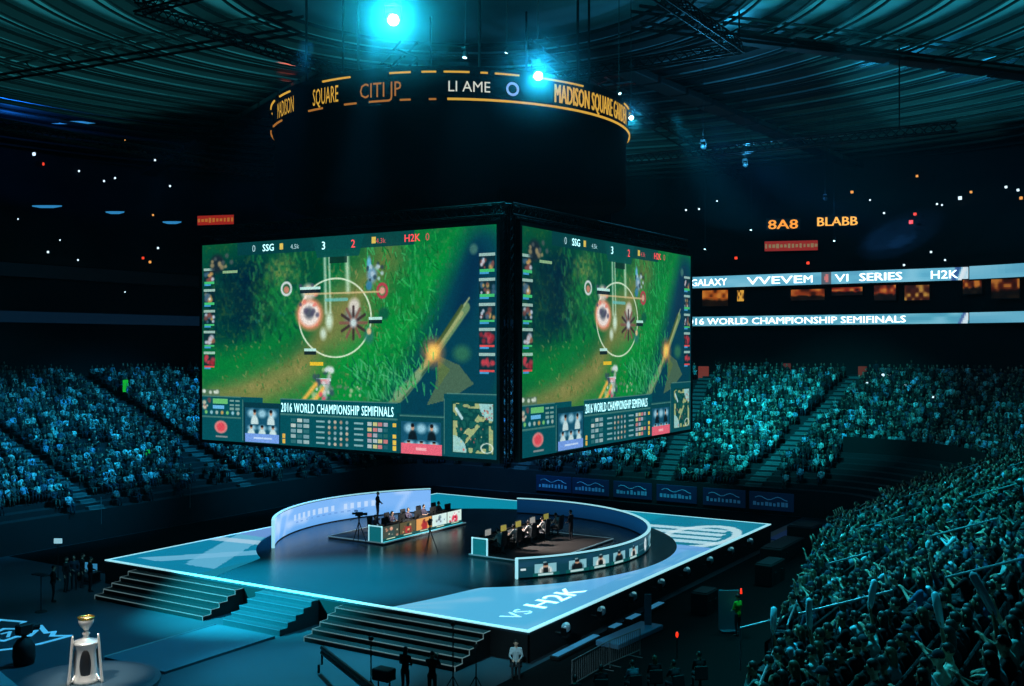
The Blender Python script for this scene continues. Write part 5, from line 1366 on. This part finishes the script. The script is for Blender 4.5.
b = MB(); q = at_z(648,630,0); b.cbox((q.x,q.y,.8),(.3,.1,1.5),.02,0,Matrix.Rotation(.5,3,'Z')); b.cbox((q.x,q.y,.04),(.5,.5,.06),.01,0,Matrix.Rotation(.5,3,'Z')); tag(b.build('standing_board', MATS['board_grey']), 'upright grey-blue board beside the floor fence', 'board')
crew(516,676,0,-2.6,'person with white shirt and dark jacket seated below the near stage corner',(.75,.8,.82),('lap','lap'),True,sleeve='long')
q = at_z(516,676,0); e2 = dup(seat0, (q.x,q.y,0), -2.6, 'dark chair under the person in white shirt below the stage corner'); e2['group'] = 'floor chairs'
crew(405,697,0,.1,'person in dark clothes standing below the near stair flight, close to the crane arm',(.07,.07,.09),('front','front'),hair='long',seat=False,sleeve='long')
crew(432,702,0,.3,'person in black operating a console below the near stair flight',(.06,.06,.08),('hold','hold'),seat=False,sleeve='long')
q = at_z(384,700,0); t = thing('crew_console', (q.x,q.y,0), 'small dark box console on a stand below the near stair flight', 'console'); b = MB(); b.cbox((q.x,q.y,.9),(.7,.5,.4),.03); b.build('cabinet', BLACK, t); b = MB()
for s in (-1,1): b.cyl((q.x+s*.25,q.y,0),(q.x+s*.25,q.y,.72),.03,n=6)
b.build('leg', BLACKM, t)
for i, (px, py, h) in enumerate(((371,694,1.9),(453,690,2.3),(476,690,1.5))):
    q = at_z(px,py,0); t = thing('light_stand', (q.x,q.y,0), f"thin black floor stand below the near stair flight, {['between the crane and the console','by the crew in black','nearest the stage corner'][i]}", 'stand'); b = MB(); b.cyl((q.x,q.y,.1),(q.x,q.y,h),.025,n=6); b.build('pole', BLACKM, t)
    for k in range(3):
        b = MB(); a = 2*PI*k/3; b.tube([(q.x,q.y,.5),(q.x+.35*math.cos(a),q.y+.35*math.sin(a),0)], .018, 5); b.build('leg', BLACKM, t)
    b = MB(); b.cbox((q.x,q.y,h+.06),(.14,.14,.14),.02); b.build('head', BLACK, t)
q1, q2 = at_z(607,648,0), at_z(652,628,0); b = MB(); q = (q1+q2)/2; b.cbox((q.x,q.y,.12),(1.1,(q1-q2).length,.22),.03,0,Matrix.Rotation(math.atan2(-(q2-q1).x,(q2-q1).y),3,'Z')); tag(b.build('floor_panel', mat('lid_blue', (.35,.55,.68), .4)), 'broad pale blue panel lying on the floor behind the silver fence', 'panel')
for i, (px, py, rz, lab) in enumerate(((575,716,-.4,'seated on the floor nearest the white-shirted person'),(601,704,-.6,'seated on the floor behind the silver fence'),(634,700,-.3,'seated on the floor past the silver fence, first of four'),(655,694,-.5,'seated on the floor past the silver fence, second of four'),(676,700,-.2,'seated on the floor past the silver fence, third of four'),(700,690,-.5,'seated on the floor past the silver fence, fourth of four'))):
    p = at_z(px,py,0); src = PROTO[[0,4,8,10,3,1][i]][0]; o = dup(src); o.location = (p.x,p.y,0); o.rotation_euler = (0,0,1.2+rz); o.color = (*lin(DARK_TOPS[i%5] if i != 2 else MID_TOPS[0]),1); o.scale = (1,1,1)
    tag(o, f"dim person {lab}", 'person'); o['group'] = 'people seated on the floor'
    e2 = dup(seat0, (p.x,p.y,0), 1.2+rz, f"dark chair of the dim person {lab.replace('seated on the floor ','')}"); e2['group'] = 'floor chairs'
# camera crane reaching in below the near stairs
q = at_z(325,683,1.0); e3 = at_z(400,712,1.2); tip = at_f(322,650,39.5)
t = thing('camera_crane', (e3.x,e3.y,0), 'black camera crane with its arm reaching up across the near stair flight', 'crane')
b = MB(); base = Vector((e3.x,e3.y,1.2))
for o in ((0,0,.09),(0,0,-.09)): b.tube([base+Vector(o), tip+Vector(o)], .085, 6)
n = 14
for i in range(n): b.tube([base.lerp(tip,i/n)+Vector((0,0,.09 if i%2 else -.09)), base.lerp(tip,(i+1)/n)+Vector((0,0,-.09 if i%2 else .09))], .04, 5)
b.build('arm', BLACKM, t)
b = MB(); b.tube([tip, tip-Vector((0,0,.55))], .04, 6); b.tube([tip-Vector((0,0,.55))+RV*-.12, tip-Vector((0,0,.95))+RV*-.12], .05, 6); b.build('drop_post', BLACKM, t)
cc = tip-Vector((0,0,1.1)); b = MB(); RZ = Matrix.Rotation(.56,3,'Z'); b.cbox(cc,(.75,.35,.36),.03,0,RZ); b.cbox(cc+RV*.5,(.3,.26,.24),.03,0,RZ); b.cbox(cc-RV*.45+Vector((0,0,-.1)),(.3,.3,.5),.03,0,RZ); b.cyl(cc+RV*.6,cc+RV*.86,.12,.15); b.build('camera', BLACK, t)
b = MB(); b.cyl((e3.x,e3.y,0),(e3.x,e3.y,1.2),.12); b.cbox((e3.x,e3.y,.1),(1.0,1.0,.16),.04); b.build('pedestal', BLACKM, t)
# camera operator over the crest, crew at the far floor corner
q = at_z(24,664,0); t = thing('camera_pedestal', (q.x,q.y,0), 'dark shrouded camera pedestal standing before the floor crest', 'camera'); b = MB(); b.lathe([(0,0),(.36,0),(.42,.3),(.4,.7),(.25,.95),(.1,1.05),(.1,1.15)],(q.x,q.y,0),14); b.build('shroud', BLACK, t, True); b = MB(); b.cbox((q.x,q.y,1.35),(.35,.6,.4),.05); b.cyl((q.x,q.y+.3,1.35),(q.x,q.y+.6,1.35),.12,.14); b.build('camera', BLACK, t)
for i, (px, py, top, lab, arms, rz) in enumerate(((53,602,(.08,.1,.1),'person in black with a pale badge standing beyond the crest, by the tall stand',('front','front'),-.6),(66,592,(.1,.12,.14),'person in dark top standing second in the group beyond the crest',('down','down'),-1.2),(74,590,(.16,.24,.3),'person in blue-grey shirt in the group beyond the crest',('down','front'),-2.4),(82,588,(.07,.08,.1),'person in black at the stage end of the group beyond the crest',('down','down'),-.9),(90,592,(.06,.07,.09),'person in black stooping beside the stage stairs at the far corner',('front','front'),-.4))):
    crew(px,py,0,rz,lab,top,arms,hair='short' if i != 2 else 'long',sleeve='long')
q = at_z(41,612,0); t = thing('light_stand', (q.x,q.y,0), 'thin black stand with round foot beyond the floor crest', 'stand'); b = MB(); b.cyl((q.x,q.y,.03),(q.x,q.y,1.7),.025,n=6); b.build('pole', BLACKM, t); b = MB(); b.lathe([(0,0),(.28,0),(.26,.04),(0,.06)],(q.x,q.y,0),16); b.build('foot', BLACK, t); b = MB(); b.cbox((q.x,q.y,1.72),(.9,.4,.04),.01); b.build('shelf', BLACKM, t)
q = at_f(58,541,55); b = MB(); b.cbox(q,(.42,.06,.26),.01,0,Matrix.Rotation(.56,3,'Z')); b.cyl((q.x,q.y,0),(q.x,q.y,q.z-.12),.025,n=6,mi=1); tag(b.build('lit_sign', [mat('sign_white', (.8,.9,.92), .5, emit=(.6,.78,.82), es=.8, sample='NONE'), BLACK]), 'small white lit sign on a pole above the group beyond the crest', 'sign')
q = at_z(88,583,0); t = thing('monitor_cart', (q.x,q.y,0), 'low cart with two small blue-lit screens beside the far stage corner', 'cart'); b = MB(); b.cbox((q.x,q.y,.6),(1.4,.6,.06),.02); b.cbox((q.x,q.y,.15),(1.4,.6,.06),.02)
for s in (-1,1): b.cbox((q.x+s*.65,q.y,.35),(.06,.5,.5),.01)
b.build('frame', BLACKM, t)
for s in (-1,1): b = MB(); b.cbox((q.x+s*.35,q.y,.85),(.5,.06,.36),.01,0,Matrix.Rotation(.5,3,'Z')); b.build('screen', mat('cart_screen', (.3,.6,.75), .4, emit=(.22,.52,.68), es=.7, sample='NONE'), t)
b = MB(); a_, c_ = at_z(-8,662,1.0), at_z(22,686,1.0); d_ = (c_-a_); n_ = Vector((-d_.y,d_.x,0)).normalized()
b.prism([(a_.x,a_.y),(c_.x+d_.x*.4,c_.y+d_.y*.4),(c_.x+d_.x*.4-n_.x*1.2,c_.y+d_.y*.4-n_.y*1.2),(a_.x-n_.x*1.2,a_.y-n_.y*1.2)], .0, .9); tag(b.build('press_table', mat('table_cloth', (.45,.55,.58), .7)), 'grey-topped table at the very corner of the frame, before the trophy', 'table')

# ---------------------------------------------------------------- lamps on the rig
LENS = mat('lamp_lens', (.9,1,1), .2, emit=(.80,1,1), es=14.0, sample='NONE')
LENS2 = mat('lamp_lens_small', (.9,1,1), .2, emit=(.75,.97,1), es=3.0, sample='NONE')
def moving_head(loc, target, label, size=.3, lens=LENS, grp='moving lamps on the ceiling rig', hang=1.2):
    loc = Vector(loc); d = (Vector(target)-loc).normalized(); t = thing('moving_lamp', loc+Vector((0,0,size*1.6)), label, 'lamp', grp)
    b = MB(); b.cbox(loc+Vector((0,0,size*1.7)),(size*1.4,size*1.1,size*.6),.03); b.cyl(loc+Vector((0,0,size*2)),Vector((loc.x,loc.y,32.45)),.02,n=6); b.build('base', BLACK, t)
    s = d.cross(Vector((0,0,1))); s = s.normalized() if s.length > .05 else Vector((1,0,0)); b = MB()
    for k in (-1,1): b.tube([loc+Vector((0,0,size*1.45)), loc+s*k*size*.85+Vector((0,0,size*1.3)), loc+s*k*size*.85], size*.12, 6)
    b.build('yoke', BLACKM, t)
    b = MB(); b.tube([loc-d*size*.9, loc-d*size*.7, loc+d*size*.3, loc+d*size*.6],[size*.35,size*.62,size*.7,size*.66], 14); h_ = b.build('head', BLACK, t, True)
    b = MB(); b.tube([loc+d*(size*.6+.01), loc+d*(size*.6+.03)],[size*.58,size*.54], 14); b.build('lens', lens, h_)
    return loc+d*(size*.6+.12), d
CAMT = CAM+Vector((-6,8,-4))
# ---------------------------------------------------------------- light
CY1, CY2, BLU = (.05,.75,1.0), (.01,.66,.80), (.05,.32,1.0)
def spot(loc, target, watts, color, deg, blend=.5, size=.25, name='spot'):
    l = bpy.data.lights.new(name, 'SPOT'); l.energy = watts; l.color = color; l.spot_size = math.radians(deg); l.spot_blend = blend; l.shadow_soft_size = size
    o = bpy.data.objects.new(name, l); COL.objects.link(o); o.location = loc
    o.rotation_euler = (Vector(target)-Vector(loc)).to_track_quat('-Z','Y').to_euler(); return o
lamps = [
 # px, py, depth, target, label, size, lens, watts, colour, cone
 (393,19,50,(30,-40,8),'biggest blazing cyan-white lamp, high above the amber lettering',.46,LENS,9000,CY1,70),
 (538,75,47.5,(30,-38,7),'blazing cyan-white lamp at the top edge of the round scoreboard',.34,LENS,6000,CY1,60),
 (631,117,56,(26,-24,5),'bright lamp at the outer end of the amber lettering',.2,LENS,2500,CY1,40),
 (465,55,52,(4,-12,1),'small lamp above the white ring lettering',.2,LENS2,14000,CY1,34),
 (507,51,53,(-4,-10,1),'dim small lamp between the two blazing ones',.14,LENS2,12000,CY1,36),
 (619,92,51,(24,-8,4),'dim small lamp above the end of the amber lettering',.14,LENS2,12000,CY2,44),
 (703,147,72,at_f(960,265,112),'lamp throwing a blue beam over the end stand, nearer the scoreboard',.26,LENS2,22000,BLU,12),
 (745,165,80,at_f(960,270,112),'lamp throwing a blue beam over the end stand, second from the scoreboard',.24,LENS2,20000,BLU,11),
 (825,199,88,at_f(990,290,112),'small lamp with a short blue beam near the amber boards',.2,LENS2,8000,BLU,10),
 (751,229,92,(3,30,4),'low small lamp beside the long red sign, scoreboard side',.15,LENS2,0,CY2,30),
 (834,240,92,(14,34,6),'low small lamp past the end of the long red sign',.15,LENS2,0,CY2,30),
 (705,248,88,(0,28,3),'low small lamp just above the upper ribbon display',.15,LENS2,0,CY2,30),
]
for px, py, f, tg, lab, size, lens, w, c, deg in lamps:
    p, d = moving_head(at_f(px, py, f), tg, lab, size, lens)
    if size > .3: pass
    if w: spot(p, tg, w, c, deg, .6, .15, 'rig_lamp')
def glow(px, py, f, watts, color, r=.2):  # extra point light set before a lamp to make its halo
    l = bpy.data.lights.new('lamp_glare', 'POINT'); l.energy = watts; l.color = color; l.shadow_soft_size = r
    o = bpy.data.objects.new('lamp_glare', l); COL.objects.link(o); o.location = at_f(px, py, f)-FV*.75
glow(393, 19, 50, 3600, (.03,.72,.95)); glow(538, 75, 47.5, 1500, (.03,.6,1.0)); glow(631, 117, 56, 160, (.05,.55,1.0)); glow(703,147,72,900,(.05,.5,1)); glow(745,165,80,700,(.05,.5,1))
p = at_f(399, 40, 49.3); spot(p, (p.x,p.y,0), 3000, (.05,.45,1.0), 1.1, .3, .1, 'beam_lamp')
p = at_f(614, 92, 78); spot(p, p+Vector((.5,1,8)), 700, (1.0,.12,.05), 70, .6, .2, 'red_ceiling_wash'); p = at_f(287, 92, 78); spot(p, p+Vector((-.5,1,8)), 400, (1.0,.12,.05), 60, .6, .2, 'red_ceiling_wash')
# circular lighting truss that carries the rest, seen dark above the ring
tr = thing('lighting_truss', (0,-1,29.6), 'dark square lighting truss hung over the round scoreboard', 'truss')
for a, b_ in (((-12,-13,30),(12,-13,30)),((12,-13,30),(12,11,30)),((12,11,30),(-12,11,30)),((-12,11,30),(-12,-13,30))): truss_bar(a, b_, .6, .06).build('chord', BLACKM, tr)
for p in ((-12,-13),(12,-13),(12,11),(-12,11)): MB().cyl((p[0],p[1],30.3),(p[0],p[1],33),.05,n=6).build('hanger', BLACKM, tr)
for i, (a, b_, lab) in enumerate((((-30,-18,26.5),(-30,20,26.5),'dark lighting truss over the far side stand'),((-14,24,26.5),(22,24,26.5),'dark lighting truss in front of the end stand'))):
    t2 = thing('lighting_truss', ((a[0]+b_[0])/2,(a[1]+b_[1])/2,a[2]), lab, 'truss'); truss_bar(a, b_, .6, .06).build('chord', BLACKM, t2)
    for k in (.1,.9):
        q = Vector(a).lerp(Vector(b_), k); MB().cyl((q.x,q.y,a[2]+.3),(q.x,q.y,33),.05,n=6).build('hanger', BLACKM, t2)
# crowd light from the rig
spot((-12,-8,26.5), (-32,-9,5), 46000, (.012,.48,.95), 52, .8, .4, 'far_stand_lamp')
spot((-12,6,26.5), (-32,9,5), 40000, (.012,.48,.95), 52, .8, .4, 'far_stand_lamp')
spot((-4,10,26.5), (-14,32,5), 34000, (.05,.40,1.0), 50, .8, .4, 'corner_lamp')
spot((4,11,26.5), (0,33,6), 42000, CY2, 44, .7, .4, 'end_stand_lamp')
spot((8,10,26.5), (8.5,35,7), 42000, CY2, 40, .7, .4, 'end_stand_lamp')
spot((12,8,26.5), (27,27,8), 11000, CY2, 44, .7, .4, 'corner_lamp')
spot((19,8,31), (27,4,5), 34000, CY2, 60, .8, .3, 'near_stand_lamp')
spot((20,-12,31), (28,-12,6), 28000, CY2, 60, .8, .3, 'near_stand_lamp')
spot((22,-27,30), (28,-25,6), 30000, (.02,.6,.82), 60, .8, .3, 'near_stand_lamp')
spot((-4,-18,20), (-18,-14,1), 5000, (.08,.5,.8), 40, .8, .3, 'floor_crew_wash')  # small added light beyond the far stage corner, without a fixture
# stage and floor wash
spot((-16,-34,22), (-1.5,-13.7,1.2), 520000, (.01,.58,.76), 22, .85, .3, 'stage_wash')
spot((9,-12.8,26.5), (8,-13,1.2), 30000, (.10,.75,1.0), 30, .9, .3, 'stage_wash')
spot((-12,-2,26.5), (-9.5,-4,1.2), 36000, (.02,.36,1.0), 30, .9, .3, 'stage_wash')
spot((0,-13,26.5), (-2,-22,0), 24000, (.03,.52,1.0), 40, .9, .3, 'floor_crew_wash')
spot((4,-13,26.5), (6,-20,0), 60000, (.03,.66,1.0), 22, .9, .3, 'floor_crew_wash')
spot((2,-36,25), (.75,-25.3,1.2), 36000, (1,.97,.92), 8, .5, .3, 'trophy_fill')  # added spots to brighten the trophy, no fixture hangs there
spot((14,-30,25), (.75,-25.3,1.2), 24000, (1,.97,.9), 8, .5, .3, 'trophy_fill')
spot((1,-2,7.0), (4.4,.3,2), 7500, (1,.95,.9), 42, .9, .3, 'player_fill')  # added spots under the screens to brighten the players, no fixtures
spot((1,0,7.0), (-4.6,.3,2), 7000, (1,.94,.88), 40, .9, .3, 'player_fill')
spot((17.5,-27,9), (14,-15.5,1), 3500, (.45,.85,1), 24, .8, .2, 'floor_crew_wash')  # added spot on the seated person in white, without a fixture
# uplights on the ceiling
spot((15.3,26.3,31.2), (18,30,33.1), 2200, (.02,.5,1.0), 140, .9, .3, 'ceiling_wash')
spot((20,33,31.2), (24,38,33.1), 1500, (.02,.45,1.0), 140, .9, .3, 'ceiling_wash')
spot((9.6,13.4,31.2), (12,16,33.1), 900, (.03,.5,.9), 140, .9, .3, 'ceiling_wash')
spot((-47.7,3.3,31.2), (-50,5,33.1), 3000, (.01,.2,1.0), 140, .9, .3, 'ceiling_wash')
def uplight(x, y, w, h, watts, color):
    l = bpy.data.lights.new('ceiling_wash', 'AREA'); l.shape = 'RECTANGLE'; l.size = w; l.size_y = h; l.energy = watts; l.color = color
    o = bpy.data.objects.new('ceiling_wash', l); COL.objects.link(o); o.location = (x, y, 31.5); o.rotation_euler = (PI, 0, 0)
uplight(32, 28, 40, 50, 6500, (.03,.55,.72)); uplight(-30, -8, 34, 40, 3000, (.05,.55,.62)); uplight(0, 50, 40, 24, 900, (.05,.55,.65))
# world: nearly black air outside
W = bpy.data.worlds.new('arena_air'); SC.world = W; W.use_nodes = True
W.node_tree.nodes['Background'].inputs[0].default_value = (.01,.05,.08,1); W.node_tree.nodes['Background'].inputs[1].default_value = .05
# haze: thin smoke hanging under the rig and over the stands
def haze(name, a, b_, dens, label, col=(.75,.9,1)):
    m = bpy.data.materials.new(name); m.use_nodes = True; nt = m.node_tree; nt.nodes.remove(nt.nodes['Principled BSDF'])
    v = nt.nodes.new('ShaderNodeVolumeScatter'); v.inputs['Density'].default_value = dens; v.inputs['Anisotropy'].default_value = .35; v.inputs['Color'].default_value = (*col,1)
    nt.links.new(v.outputs[0], nt.nodes['Material Output'].inputs['Volume'])
    mb = MB(); mb.box(a, b_); o = mb.build(name, m); return tag(o, label, 'haze', kind='stuff')
if VIS_HAZE:
    haze('hall_haze', (-45,-44,.5), (45,62,24.0), .00007, 'thin blue smoke hanging in the air of the arena', (.45,.8,1))
    haze('lamp_row_haze', (8,10,20), (40,58,27), .0013, 'blue smoke where the row of lamps shines across the end stand', (.3,.65,1))
    haze('rig_haze', (-8,-20,18.2), (22,42,32.2), .00013, 'denser blue smoke round the lamps of the ceiling rig', (.35,.75,1))
def puff(px, py, f, R, dens, label):
    """Smoke added round a lamp to shape its halo, thinning outwards."""
    m = bpy.data.materials.new('halo_smoke'); m.use_nodes = True; nt = m.node_tree; nt.nodes.remove(nt.nodes['Principled BSDF'])
    v = nt.nodes.new('ShaderNodeVolumeScatter'); v.inputs['Anisotropy'].default_value = .2; v.inputs['Color'].default_value = (.4,.85,1,1)
    tc = nt.nodes.new('ShaderNodeTexCoord'); g = nt.nodes.new('ShaderNodeTexGradient'); g.gradient_type = 'QUADRATIC_SPHERE'
    mp = nt.nodes.new('ShaderNodeMapping'); mp.inputs['Scale'].default_value = (1/R,1/R,1/R)
    mu = nt.nodes.new('ShaderNodeMath'); mu.operation = 'MULTIPLY'; mu.inputs[1].default_value = dens
    nt.links.new(tc.outputs['Object'], mp.inputs[0]); nt.links.new(mp.outputs[0], g.inputs[0]); nt.links.new(g.outputs['Fac'], mu.inputs[0]); nt.links.new(mu.outputs[0], v.inputs['Density'])
    nt.links.new(v.outputs[0], nt.nodes['Material Output'].inputs['Volume'])
    mb = MB(); mb.ell((0,0,0),(R,R,R),20,14); o = mb.build('halo_smoke', m); o.location = at_f(px,py,f)-FV*.5
    return tag(o, label, 'haze', kind='stuff')
if VIS_HAZE:
    puff(393, 19, 50, 5.5, .05, 'added blue smoke that makes the halo round the biggest lamp'); puff(538, 75, 47.5, 3.2, .05, 'added blue smoke that makes the halo round the lamp at the scoreboard edge'); puff(631, 117, 56, 2.0, .04, 'added blue smoke that makes a faint halo round the lamp past the amber lettering')
# camera
cd = bpy.data.cameras.new('camera'); co = bpy.data.objects.new('camera', cd); COL.objects.link(co)
co.location = CAM; co.rotation_euler = (PI/2, 0, math.atan2(.532, .847)); cd.sensor_width = 36; cd.lens = FPX/1024*36; cd.shift_y = 2/1024; cd.clip_end = 400
SC.camera = co
SC.view_settings.view_transform = 'Standard'; SC.view_settings.look = 'None'; SC.view_settings.gamma = 1; SC.view_settings.exposure = 0; SC.view_settings.use_curve_mapping = False
SC.cycles.use_denoising = True; SC.cycles.volume_bounces = 0; SC.cycles.volume_step_rate = 1.0; SC.cycles.volume_max_steps = 64; SC.cycles.max_bounces = 5; SC.cycles.diffuse_bounces = 2; SC.cycles.glossy_bounces = 3; SC.cycles.transparent_max_bounces = 4
SC.cycles.sample_clamp_indirect = 4
